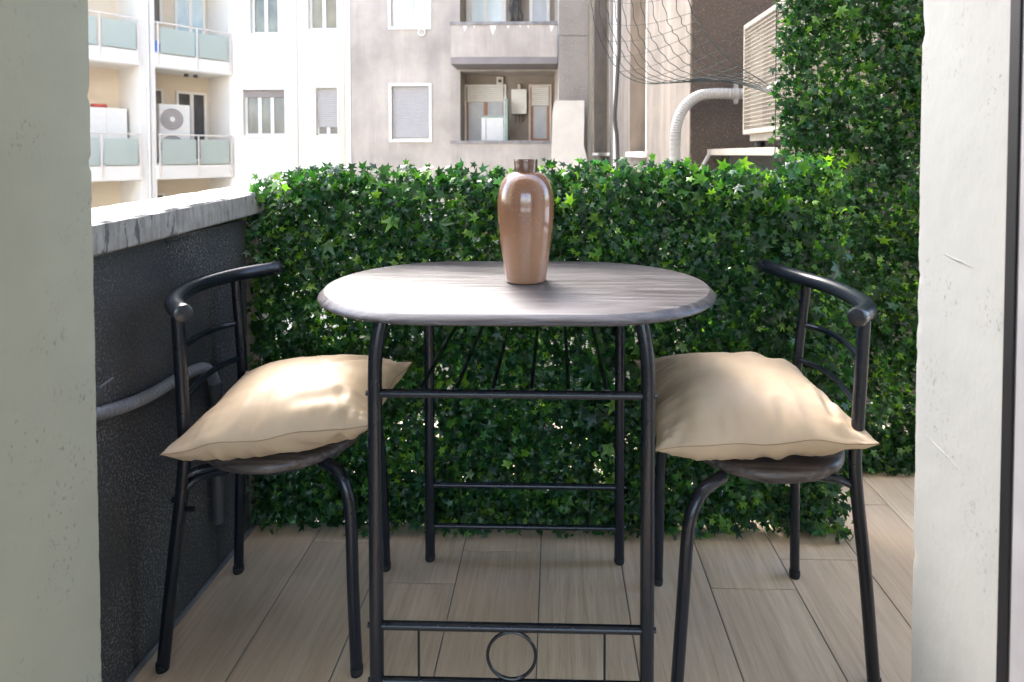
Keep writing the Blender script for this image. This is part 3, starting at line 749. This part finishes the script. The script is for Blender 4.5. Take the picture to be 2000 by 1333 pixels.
low_top = lambda x: 0.962 + 0.022*(x+0.82) + 0.010*math.sin(x*9) + 0.022*mnoise.noise(Vector((x*17, 0, 2)))
hedge('low ivy screen running behind the table, from the parapet to the tall ivy', -0.835, 0.775, 0.97, 1.70, 55000, 11, topfn=low_top, bright=0.0)
hedge('tall ivy screen standing at the right behind the low ivy screen', 0.725, 1.75, 2.3, 2.045, 62000, 23, z0=0.0, bright=-0.03, depth=0.07, side=True)

# ------------------------------------------------------------------ green wire mesh sagging above the low hedge
net = thing('wire_mesh', 'sagging green coated wire mesh hanging above the low ivy near the tall ivy', 'wire mesh', (0.7, 2.1, 1.3))
An = catmull([(0.166,3.1,1.902),(0.188,3.05,1.688),(0.243,3.0,1.529),(0.312,2.9,1.404),(0.405,2.8,1.349),(0.492,2.65,1.335),(0.567,2.5,1.334),(0.648,2.35,1.306),(0.706,2.2,1.262),(0.745,2.03,1.212)], 8)
Bn = catmull([(0.513,2.5,1.73),(0.538,2.45,1.586),(0.558,2.4,1.526),(0.593,2.35,1.454),(0.634,2.3,1.388),(0.676,2.25,1.337),(0.706,2.2,1.303),(0.734,2.15,1.269),(0.736,2.08,1.237),(0.745,2.03,1.215)], 8)
def npt(s, k):
    a, b = An[k], Bn[k]; q = a.lerp(b, s); t_ = k/(len(An)-1)
    q.z -= 0.05*math.sin(math.pi*s)*(1-t_)*0.6; q.y += 0.06*math.sin(math.pi*s)*(1-t_); return q
o0 = Vector((0.7, 2.1, 1.3)); NW = 10
for i in range(NW+1):
    s = (i/NW)
    pts = [npt(min(1, max(0, s + 0.010*math.sin(k*math.pi/2.5 + i*math.pi)*(1-k/len(An)))), k) - o0 for k in range(len(An))]
    MB().tube(pts, 0.0021 if i in (0, NW) else 0.0017, 6).build('wire', 'wire_green', net, smooth=True)
for k in range(3, len(An)-8, 5):
    pts = [npt(s/8, k) - o0 for s in range(9)]
    MB().tube(pts, 0.0011, 6).build('cross_wire', 'wire_green', net, smooth=True)

cab = MB().tube(catmull([(0.27,2.6,4.5),(0.267,2.6,1.739),(0.262,2.6,1.419),(0.250,2.6,1.20),(0.252,2.6,1.15),(0.263,2.6,0.95),(0.27,2.6,-0.2)],8), 0.0085, 10).build('cable', 'cable', smooth=True)
cab['label'] = 'dark vertical cable dropping behind the sagging wire mesh'; cab['category'] = 'cable'

# ------------------------------------------------------------------ facades
def facade(x0, x1, z0, z1, holes, depth, thick, name, mat, parent, close=True):
    xs = sorted({x0, x1, *[h[0] for h in holes], *[h[1] for h in holes]}); zs = sorted({z0, z1, *[h[2] for h in holes], *[h[3] for h in holes]})
    b = MB()
    for a, c in zip(xs[:-1], xs[1:]):
        for d, e in zip(zs[:-1], zs[1:]):
            mx, mz = (a+c)/2, (d+e)/2
            if any(h[0] < mx < h[1] and h[2] < mz < h[3] for h in holes): continue
            b.quad((a,0,d),(c,0,d),(c,0,e),(a,0,e))
    for h in holes:
        a, c, d, e = h[:4]; D = h[4] if len(h) > 4 else depth
        b.quad((a,0,d),(a,D,d),(c,D,d),(c,0,d)); b.quad((a,0,e),(c,0,e),(c,D,e),(a,D,e))
        b.quad((a,0,d),(a,0,e),(a,D,e),(a,D,d)); b.quad((c,0,d),(c,D,d),(c,D,e),(c,0,e))
    b.quad((x0,0,z0),(x0,0,z1),(x0,thick,z1),(x0,thick,z0)); b.quad((x1,0,z0),(x1,thick,z0),(x1,thick,z1),(x1,0,z1))
    b.quad((x0,0,z1),(x1,0,z1),(x1,thick,z1),(x0,thick,z1)); b.quad((x0,thick,z0),(x0,thick,z1),(x1,thick,z1),(x1,thick,z0))
    return b.build(name, mat, parent)

def window(parent, x0, x1, z0, z1, y, panes=2, fw=0.07, pane='pane_tan', frame='trim_white', outer=0.0, shutter=None, sh_from=None, label=None, bottom=None, mull=0.05, sill=True):
    """frame with mullions at depth y; panes and roller shutter are its children"""
    b = MB()
    b.box(x0,x0+fw,y-0.05,y,z0,z1).box(x1-fw,x1,y-0.05,y,z0,z1).box(x0+fw,x1-fw,y-0.05,y,z1-fw,z1).box(x0+fw,x1-fw,y-0.05,y,z0,z0+fw)
    w = (x1-x0-2*fw)
    for k in range(1, panes): cx = x0+fw+w*k/panes; b.box(cx-mull,cx+mull,y-0.055,y-0.003,z0+fw,z1-fw)
    if outer:
        b.box(x0-outer,x0-0.002,-0.035,0.06,z0-outer,z1+outer).box(x1+0.002,x1+outer,-0.035,0.06,z0-outer,z1+outer)
        b.box(x0-0.002,x1+0.002,-0.035,0.06,z1+0.002,z1+outer).box(x0-0.002,x1+0.002,-0.045,0.06,z0-outer,z0-0.002)
    o = b.build('window', frame, parent)
    if label: o['label'] = label
    for k in range(panes):
        a = x0+fw+w*k/panes; c = x0+fw+w*(k+1)/panes
        MB().box(a+0.001,c-0.001,y-0.02,y-0.012,z0+fw+0.001,z1-fw-0.001).build('pane', pane, o)
    MB().box(x0-0.02,x1+0.02,y+0.012,y+0.05,z0-0.02,z1+0.02).build('blackout', 'pane_dark', o)
    if shutter:
        zz = sh_from if sh_from is not None else z0; s = MB(); h = 0.055; n = int((z1-zz)/h)
        for k in range(n):
            a = z1-(k+1)*h
            s.v += [(x0+0.03,y-0.075,a),(x1-0.03,y-0.075,a),(x1-0.03,y-0.095,a+h*0.5),(x0+0.03,y-0.095,a+h*0.5),(x1-0.03,y-0.078,a+h*0.97),(x0+0.03,y-0.078,a+h*0.97)]
            q = len(s.v)-6; s.f += [(q,q+1,q+2,q+3),(q+3,q+2,q+4,q+5)]
        s.box(x0+0.03,x1-0.03,y-0.072,y-0.065,z1-n*h,z1)
        s.build('shutter', shutter, o)
    return o

TH = R(57.5)
# --- white apartment building: oblique balcony wing + flat wing
wing = thing('apartment_building', 'white apartment block with frosted glass balconies, seen past the parapet', 'building', (-9.62, 18.0, 0), TH)
loggias = []
for zb in (-5.65, -2.65, 0.35, 3.35, 6.35):
    loggias += [(-2.05,-0.02,zb+0.42,zb+2.98,1.2), (-5.2,-2.47,zb+0.42,zb+2.98,1.2), (-9.5,-5.8,zb+0.42,zb+2.98,1.2)]
facade(-12,0.0,-9,11,loggias,1.2,3.0,'wall','white_wall',wing)
inner_openings = []
bw = MB()
for (a, c, d, e, D) in loggias:
    bw.box(a-0.05,c+0.05,1.2,1.25,d-0.05,e+0.05)
bw.build('loggia_back', 'cream_wall', wing)
for zb, front in ((3.35,True),(0.35,True),(-2.65,False)):
    pn = 'pane_cyan' if zb > 3 else 'pane_dark'
    window(wing, -0.98,-0.10,zb+0.45,zb+2.5 if zb < 0.3 or zb > 3 else zb+2.53,1.19,2,0.07,pn,shutter='shutter_mauve' if zb < 0 else None,sh_from=zb+1.9)
    window(wing, -1.72,-1.33,zb+1.4,zb+2.55,1.19,1,0.06,'pane_tan')
    window(wing, -4.6,-3.4,zb+0.45,zb+2.5,1.19,2,0.07,'pane_cyan')
for zb in (3.35, 0.35, -2.65):
    for (a, c, mid) in ((-2.05,-0.02,[-1.0]), (-5.2,-2.47,[-4.3,-3.38])):
        bal = MB().box(a-0.03,c+0.03,-0.10,0.0-0.002,zb,zb+0.36).build('balcony', 'white_wall', wing)
        MB().tube([(a,-0.09,zb+1.20),(c,-0.09,zb+1.20)],0.022,8).build('handrail','downpipe',bal)
        xs = [a+0.03]+mid+[c-0.03]
        for x in xs:
            MB().box(x-0.018,x+0.018,-0.125,-0.102,zb+0.08,zb+1.18).build('post','downpipe',bal)
        for p, q in zip(xs[:-1], xs[1:]):
            MB().box(p+0.06,q-0.06,-0.10,-0.088,zb+0.40,zb+1.08).build('glass_panel','frost',bal)
MB().box(-2.47,-2.30,-0.05,-0.002,-9,11).box(-2.20,-2.08,-0.04,-0.002,-9,11).build('pilaster','white_wall',wing)
MB().tube([(-2.255,-0.05,-9),(-2.255,-0.05,11)],0.035,8).build('downpipe','trim_white',wing)

flat = thing('apartment_building', 'plain white facade with tilt windows between the glass balconies and the beige block', 'building', (-9.62, 18.0, 0))
H = []
for k, zb in enumerate((-2.95,0,3.0,6.0)):
    H += [(0.39,1.63,1.575+zb,2.921+zb)] if zb != 3.0 else [(0.64,1.46,4.575,5.9)]
    H += [(2.56,3.20,1.574+zb,2.976+zb)] if zb != 3.0 else [(2.36,3.21,4.687,5.95)]
facade(0.0,3.9,-9,11,H,0.18,2.0,'wall','white_wall',flat)
for zb in (-2.95,0,3.0,6.0):
    if zb == 3.0:
        window(flat,0.64,1.46,4.575,5.9,0.17,2,0.06,'pane_olive',outer=0.07); window(flat,2.36,3.21,4.687,5.95,0.17,2,0.06,'pane_olive',outer=0.07)
    else:
        window(flat,0.39,1.63,1.575+zb,2.921+zb,0.17,3,0.06,'pane_tan',outer=0.06,shutter='shutter_mauve',sh_from=2.70+zb)
        window(flat,2.56,3.20,1.574+zb,2.976+zb,0.17,2,0.05,'pane_tan',outer=0.05,shutter='shutter_grey',sh_from=1.80+zb)
MB().box(1.93,2.02,-0.05,-0.002,-9,11).build('downpipe','downpipe',flat)

# --- beige apartment building
bx, by = -5.483, 16.4
beige = thing('apartment_building', 'weathered beige apartment block with white framed shutters and two solid balconies', 'building', (bx, by, 0))
H = []
for zb in (-6,-3,0,3,6):
    H += [(1.10,2.10,1.42+zb,2.84+zb) if zb != 3 else (1.10,2.10,4.42,5.84)]
    H += [(2.94,5.46,0.30+zb,3.33+zb-0.10,0.9)]
facade(0,5.56,-9,11,H,0.16,3.0,'wall','beige_wall',beige)
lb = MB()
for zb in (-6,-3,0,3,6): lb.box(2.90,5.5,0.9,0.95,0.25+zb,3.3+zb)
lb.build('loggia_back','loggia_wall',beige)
for zb in (-6,-3,0,6): window(beige,1.10,2.10,1.42+zb,2.84+zb,0.15,1,0.06,'pane_tan',outer=0.075,shutter='shutter_grey',sh_from=1.45+zb,label='closed pale roller shutter')
window(beige,1.10,2.10,4.42,5.84,0.15,2,0.18,'pane_cyan',outer=0.075)
# loggia openings (back wall at y=0.9)
def logwin(zb, up):
    if not up:
        w_ = window(beige,2.98,4.05,0.45+zb,2.92+zb,0.90,2,0.05,'pane_curtain','wood_frame',shutter='trim_white',sh_from=2.45+zb)
        b = MB().box(2.93,2.98,0.80,0.86,0.35+zb,2.97+zb).box(4.05,4.10,0.80,0.86,0.35+zb,2.97+zb).box(2.98,4.05,0.80,0.86,2.92+zb,2.97+zb); b.build('door_trim','trim_white',beige)
        window(beige,4.78,5.32,1.38+zb,2.92+zb,0.90,1,0.08,'pane_curtain','wood_frame',shutter='trim_white',sh_from=2.35+zb)
        b = MB().box(4.735,4.78,0.80,0.86,1.33+zb,2.97+zb).box(5.32,5.365,0.80,0.86,1.33+zb,2.97+zb).box(4.78,5.32,0.80,0.86,2.92+zb,2.97+zb); b.build('window_trim','downpipe',beige)
    else:
        window(beige,2.98,4.10,0.45+zb,2.92+zb,0.90,2,0.14,'pane_cyan'); window(beige,4.75,5.32,0.9+zb,2.92+zb,0.90,1,0.09,'pane_curtain')
logwin(0, False); logwin(3, True); logwin(-3, False)
for zb in (0, 3.0, -3.0, 6.0):
    zt = 1.339+zb if zb != 3.0 else 4.30
    bal = MB().box(2.86,5.52,-1.0,-0.88,zt-0.85,zt-0.05).box(2.86,2.98,-0.88,-0.002,zt-0.85,zt-0.05).build('balcony','parapet_wall',beige)
    MB().box(2.84,5.54,-1.03,-0.85,zt-0.05,zt+0.025).box(2.83,3.0,-0.85,-0.004,zt-0.05,zt+0.025).build('ledge','ledge',bal)
    MB().box(2.86,5.52,-1.004,-0.003,zt-1.02,zt-0.853).build('slab','slab_dark',bal)  # slab front coloured dark to paint the shading band below the parapet
MB().box(-0.28,-0.16,-0.06,1.8,-9,11).build('corner_strip','cream_wall',beige); MB().box(-0.16,-0.002,-0.03,1.8,-9,11).build('corner_strip','white_wall',beige)
MB().tube([(5.60,-0.15,-9),(5.60,-0.15,11)],0.055,10).build('downpipe','trim_white',beige)

pp = MB()
for (x, w_, h_) in ((3.22,0.10,0.16),(3.45,0.05,0.08),(3.92,0.16,0.24),(4.30,0.07,0.09),(4.60,0.05,0.06),(4.80,0.05,0.09),(5.38,0.12,0.18)):
    pts = [(x-w_/2,4.235),(x+w_/2,4.235),(x+w_*0.42,4.235-h_*0.3),(x+w_*0.1,4.235-h_*0.75),(x-w_*0.05,4.235-h_),(x-w_*0.3,4.235-h_*0.45)]
    k = len(pp.v); pp.v += [(a,-1.0045,c) for a, c in pts]; pp.f.append(tuple(range(k,k+6))[::-1])
pp.build('peeled_paint','trim_white',beige)
boil = thing('wall_boiler', 'white box boiler hung on the shaded wall of the beige block loggia', 'boiler', (bx+4.47, 17.27, 2.135))
MB().box(-0.21,0.21,-0.28,0.0,0,0.68).build('casing','trim_white',boil,bevel=0.01)
MB().tube(catmull([(0,-0.12,0.68),(0,-0.12,0.78),(0,-0.05,0.83),(0,0.0,0.84)],5),0.05,10).build('flue','downpipe',boil)
for x in (-0.1,0.0,0.1): MB().tube([(x,-0.08,0),(x,-0.06,-0.15),(x,0,-0.22)],0.012,6).build('pipe','dark_metal',boil)
vb = thing('vent_box', 'small cream vent box above the balcony door of the beige block', 'vent', (bx+3.93, 17.28, 2.95))
MB().box(-0.09,0.09,-0.12,0,0,0.23).build('cover','downpipe',vb,bevel=0.01); MB().lathe([(0.0001,0),(0.05,0),(0.05,0.01),(0.0001,0.01)],12,(0,0,0)).build('grille','dark_metal',vb,loc=(0,-0.121,0.11)).rotation_euler=(R(90),0,0)
gs = thing('balcony_screen', 'narrow grey-green folded screen beside the boiler on the far balcony', 'screen', (bx+4.13, 16.9, 0.5))
MB().box(0,0.08,-0.6,0.1,0,2.0).build('panel','screen_green',gs); MB().box(-0.02,0.0,-0.58,-0.54,0,2.03).build('edge_post','trim_white',gs)
cbn = thing('cabinet', 'cream cabinet with a green top standing before the far balcony door', 'cabinet', (bx+3.50, 16.75, 0.45))
MB().box(0,0.58,-0.3,0.15,0,1.55).build('body','trim_white',cbn); MB().box(-0.02,0.60,-0.32,0.17,1.55,1.60).build('top','screen_green',cbn); MB().box(0.115,0.125,-0.308,-0.301,0.02,1.53).build('door_gap','dark_metal',cbn)
cl = thing('clutter_rack', 'dark tangle of hanging things on the upper beige balcony wall', 'rack', (bx+4.35, 17.2, 4.75))
for k in range(7):
    x = -0.12+0.05*k; MB().tube(catmull([(x,0,0.7),(x+0.05*math.sin(k),-0.1,0.5),(x-0.04,-0.06,0.3),(x+0.05*math.cos(k*2),-0.1,0.1),(x,-0.05,-0.05)],4),0.02+0.006*(k%3),6).build('hanging_tool','dark_metal',cl)
MB().box(-0.2,0.3,-0.05,0,0.68,0.74).build('shelf','trim_white',cl)
rg_ = thing('wall_ring', 'small pale round fitting on the beige wall under the upper window', 'fitting', (-3.56, 16.39, 4.27))
MB().tube([(0.085*math.cos(a),-0.02,0.085*math.sin(a)) for a in [2*math.pi*k/20 for k in range(20)]],0.025,8,closed=True).build('rim','trim_white',rg_)
MB().lathe([(0.0001,0),(0.04,0),(0.03,0.03),(0.0001,0.03)],12).build('boss','downpipe',rg_).rotation_euler=(R(90),0,0)

# --- things on the white block balconies (local frame of the wing -> world)
def wpt(x, y, z):
    c, s = math.cos(TH), math.sin(TH); return (-9.62+x*c-y*s, 18+x*s+y*c, z)
ac = thing('air_conditioner', 'white two-fan outdoor unit on the lower glass balcony of the white block', 'air conditioner', wpt(-1.72,0.62,0.80), TH)
MB().box(-0.05,0.78,-0.17,0.17,0.0,1.62).build('casing','trim_white',ac,bevel=0.01)
for z in (0.45,1.2):
    f = MB()
    for r_ in (0.30,0.24,0.18,0.12): f.tube([(0.28+r_*math.cos(a),-0.175,z+r_*math.sin(a)) for a in [2*math.pi*k/28 for k in range(28)]],0.012,6,closed=True)
    fo = f.build('fan_guard','shutter_grey',ac); MB().lathe([(0.0001,0),(0.31,0),(0.31,0.004),(0.0001,0.004)],28).build('fan_recess','shutter_mauve',ac,loc=(0.28,-0.171,z)).rotation_euler=(R(90),0,0)
    MB().lathe([(0.0001,0),(0.08,0),(0.07,0.03),(0.0001,0.03)],16).build('fan_hub','trim_white',ac,loc=(0.28,-0.18,z)).rotation_euler=(R(90),0,0)
bt = thing('bottle', 'blue plastic bottle standing at the corner of the upper glass balcony', 'bottle', wpt(-1.97,0.05,3.77))
MB().lathe([(0.0001,0),(0.07,0),(0.075,0.05),(0.075,0.22),(0.03,0.28),(0.03,0.32),(0.0001,0.32)],14).build('body','blue_plastic',bt,smooth=True); MB().lathe([(0.0001,0.32),(0.035,0.32),(0.035,0.36),(0.0001,0.36)],12).build('cap','trim_white',bt)
for k, x in enumerate((-0.98,-0.72)):
    s_ = thing('spot_lamp', ('left' if k == 0 else 'right')+' one of two small round lamps under the upper glass balcony', 'lamp', wpt(x,0.55,3.33), group='lamps under the balcony')
    MB().lathe([(0.0001,0),(0.05,0),(0.06,-0.05),(0.055,-0.09),(0.0001,-0.09)],14).build('body','dark_metal',s_); MB().lathe([(0.0001,-0.091),(0.03,-0.091),(0.03,-0.095),(0.0001,-0.095)],12).build('rim','downpipe',s_)
cw = thing('cupboard', 'white two-door cupboard on the leftmost lower balcony', 'cupboard', wpt(-3.50,0.75,0.78), TH)
MB().box(0,0.95,-0.25,0.25,0,1.45).build('body','trim_white',cw); MB().box(0.47,0.478,-0.256,-0.251,0.03,1.42).build('door_gap','downpipe',cw)
rt = MB(); rt.lathe([(0.0001,0),(0.16,0),(0.19,0.05),(0.17,0.09),(0.0001,0.10)],16).build('basin','red_plastic',loc=wpt(-3.1,0.75,2.235)).update_tag()
ro = bpy.data.objects['basin']; ro['label'] = 'red basin lying on top of the white balcony cupboard'; ro['category'] = 'basin'; 

# --- pier and pale block in the middle distance
pier = thing('wall_pier', 'tall taupe roughcast pier between the beige block and the pale side wall', 'pier', (0.05, 12.5, 0))
MB().box(0.02,0.60,0,1.5,-9,3.40).build('lower_panel','pier',pier); MB().box(0.02,0.60,0,1.5,3.43,11).build('upper_panel','pier',pier); MB().box(0.03,0.59,0.02,1.48,3.39,3.44).build('joint','slab_dark',pier)
blk = MB(); pts = [(-0.022,2.02),(0.02,2.04),(0.3,2.03),(0.538,2.035),(0.54,1.6),(0.53,1.2),(0.60,0.9),(0.62,-9),(-0.09,-9),(-0.08,0.9),(-0.06,1.8)]
n_ = len(pts); blk.v = [(x,11.6,z) for x, z in pts]+[(x,12.3,z) for x, z in pts]; blk.f = [tuple(range(n_))[::-1], tuple(range(n_, 2*n_))]+[(k,(k+1) % n_,n_+(k+1) % n_,n_+k) for k in range(n_)]
bo = blk.build('plaster_block','block'); bo['label'] = 'pale whitewashed block standing in front of the taupe pier'; bo['category'] = 'block'
MB().tube([(0,0,-9),(0,0,11)],0.07,12).build('downpipe','trim_white',loc=(0.70,12.9,0))
dp = bpy.data.objects['downpipe.002'] if 'downpipe.002' in bpy.data.objects else None

# --- right neighbour building: pale side with tall recesses, brown front
cb_ = thing('neighbour_building', 'neighbouring building with a dark brown roughcast front and pale recessed side', 'building', (1.04, 4.8, 0), R(-90))
# local x runs towards the camera (-Y world), local -y faces -X world ... side wall from far (x=-15) to corner (x=0)
H = [(-3.85,-2.28,1.06,9.0,0.35), (-11.9,-7.1,1.06,9.0,0.35)]
cside = facade(-15,0,-9,11,H,0.35,3.0,'side_wall','c_side',cb_)
b = MB()
for (a, c, d, e, D) in H: b.box(a-0.02,c+0.02,D,D+0.05,d-0.02,e+0.02)
b.build('recess_back','tan_recess',cb_)
for (a, c, d, e, D) in H:
    MB().box(a-0.06,c+0.06,-0.05,0.28,d-0.07,d-0.003).build('sill','trim_white',cb_)
    MB().box(c-0.06,c-0.003,0.0,0.08,d,e).build('recess_trim','trim_white',cb_)
MB().box(-5.9,-5.7,-0.04,-0.002,-9,11).box(-13.2,-12.8,-0.05,-0.002,-9,11).build('pilaster','white_wall',cb_)
cf = MB(); nz = 220; xs_ = [0.0]
for j in range(nz):
    z_0, z_1 = -1+6*j/nz, -1+6*(j+1)/nz
    e0 = 0.012+0.022*mnoise.noise(Vector((0,0,z_0*5)))+0.012*mnoise.noise(Vector((0,3,z_0*28))); e1 = 0.012+0.022*mnoise.noise(Vector((0,0,z_1*5)))+0.012*mnoise.noise(Vector((0,3,z_1*28)))
    cf.quad((1.04+e0,4.794,z_0),(9,4.794,z_0),(9,4.794,z_1),(1.04+e1,4.794,z_1))
    cf.quad((1.04+e0,4.799,z_0),(1.04+e0,4.794,z_0),(1.04+e1,4.794,z_1),(1.04+e1,4.799,z_1))
cfo = cf.build('front_wall','c_brown'); cfo.parent = cb_; cfo.matrix_parent_inverse = Matrix.LocRotScale(Vector((1.04,4.8,0)), Matrix.Rotation(R(-90),3,'Z'), None).inverted()
cf2 = MB().box(1.046,9,4.803,7,-9,11).build('front_core','c_side'); cf2.parent = cb_; cf2.matrix_parent_inverse = cfo.matrix_parent_inverse

cw_ = thing('conduit', 'white corrugated conduit bending down the brown wall beside the grille unit', 'pipe', (0.9,4.68,1.0))
pth = catmull([(1.60,4.70,1.485),(1.434,4.70,1.485),(1.35,4.70,1.485),(1.177,4.70,1.486),(1.062,4.69,1.459),(0.967,4.68,1.374),(0.917,4.66,1.266),(0.903,4.66,1.15),(0.9,4.66,0.9),(0.9,4.66,0.5)],24)
MB().tube(loc_list(pth,(0.9,4.68,1.0)),0.04,14,rfun=lambda i: 0.040+0.0022*math.sin(i*math.pi/2)).build('corrugated_hose','conduit_white',cw_,smooth=True)
MB().tube([(0.45,0.02,0.485-0.005),(0.48,0.02,0.485-0.005)],0.05,14).build('clamp_band','conduit_white',cw_); MB().box(0.455,0.475,0.0,0.05,0.41,0.56).build('clamp_strap','conduit_white',cw_)
MB().tube([(0,-0.02,-0.08),(0,-0.02,-0.6)],0.047,16).build('sleeve','conduit_white',cw_)
h2 = MB().tube(catmull([(1.10,4.7,0.9),(1.167,4.7,1.022),(1.224,4.7,1.046),(1.301,4.7,1.046),(1.352,4.7,1.011),(1.38,4.7,0.9)],8),0.014,10).build('hose','conduit_white',smooth=True)
h2['label'] = 'thin pale hose looping on the brown wall just above the ivy'; h2['category'] = 'hose'

acu = thing('air_conditioner', 'cream outdoor unit with a square wire grille half hidden by the tall ivy', 'air conditioner', (1.28, 3.85, 1.16))
b = MB(); b.box(0.03,0.42,-0.55,0.345,0.0,0.735).build('casing','ac_cream',acu,bevel=0.012)
fr = MB().box(-0.012,0.03,0.335,0.355,0.0,0.735).box(-0.012,0.03,-0.55,-0.53,0.0,0.735).box(-0.012,0.03,-0.53,0.335,0.705,0.735).box(-0.012,0.03,-0.53,0.335,0.0,0.03).build('grille_frame','ac_cream',acu,bevel=0.004)
MB().box(0.022,0.0295,-0.30,0.06,0.05,0.68).build('coil','coil',acu)
gr = MB()
for k in range(34): y = -0.53+0.865*k/33; gr.box(-0.006,-0.002,y-0.002,y+0.002,0.03,0.705)
for k in range(27): z = 0.03+0.675*k/26; gr.box(-0.0100,-0.0063,-0.53,0.335,z-0.002,z+0.002)
gr.build('grille','ac_cream',acu)
MB().box(0.02,0.36,-0.50,0.30,-0.045,-0.001).build('base_rail','ac_cream',acu)
for y in (0.22,-0.35): MB().lathe([(0.0001,0),(0.03,0),(0.034,0.02),(0.028,0.045),(0.0001,0.045)],14).build('rubber_foot','rubber',acu,loc=(0.06,y,-0.092),smooth=True)
sh = thing('wall_shelf', 'pale shelf slab carrying the cream grille unit above the ivy', 'shelf', (1.17, 4.0, 1.02))
MB().box(0,0.6,-0.75,0.78,0,0.046).build('board','ac_cream',sh,bevel=0.004)
for y in (0.5,-0.5): MB().box(0.1,0.55,y-0.015,y+0.015,-0.25,-0.001).build('bracket','dark_metal',sh)

# pipe between the buildings
o = bpy.data.objects.get('downpipe.002')
for o in list(bpy.data.objects):
    if o.name.startswith('downpipe') and o.parent is None:
        o['label'] = 'pale rain pipe in the corner right of the taupe pier'; o['category'] = 'pipe'
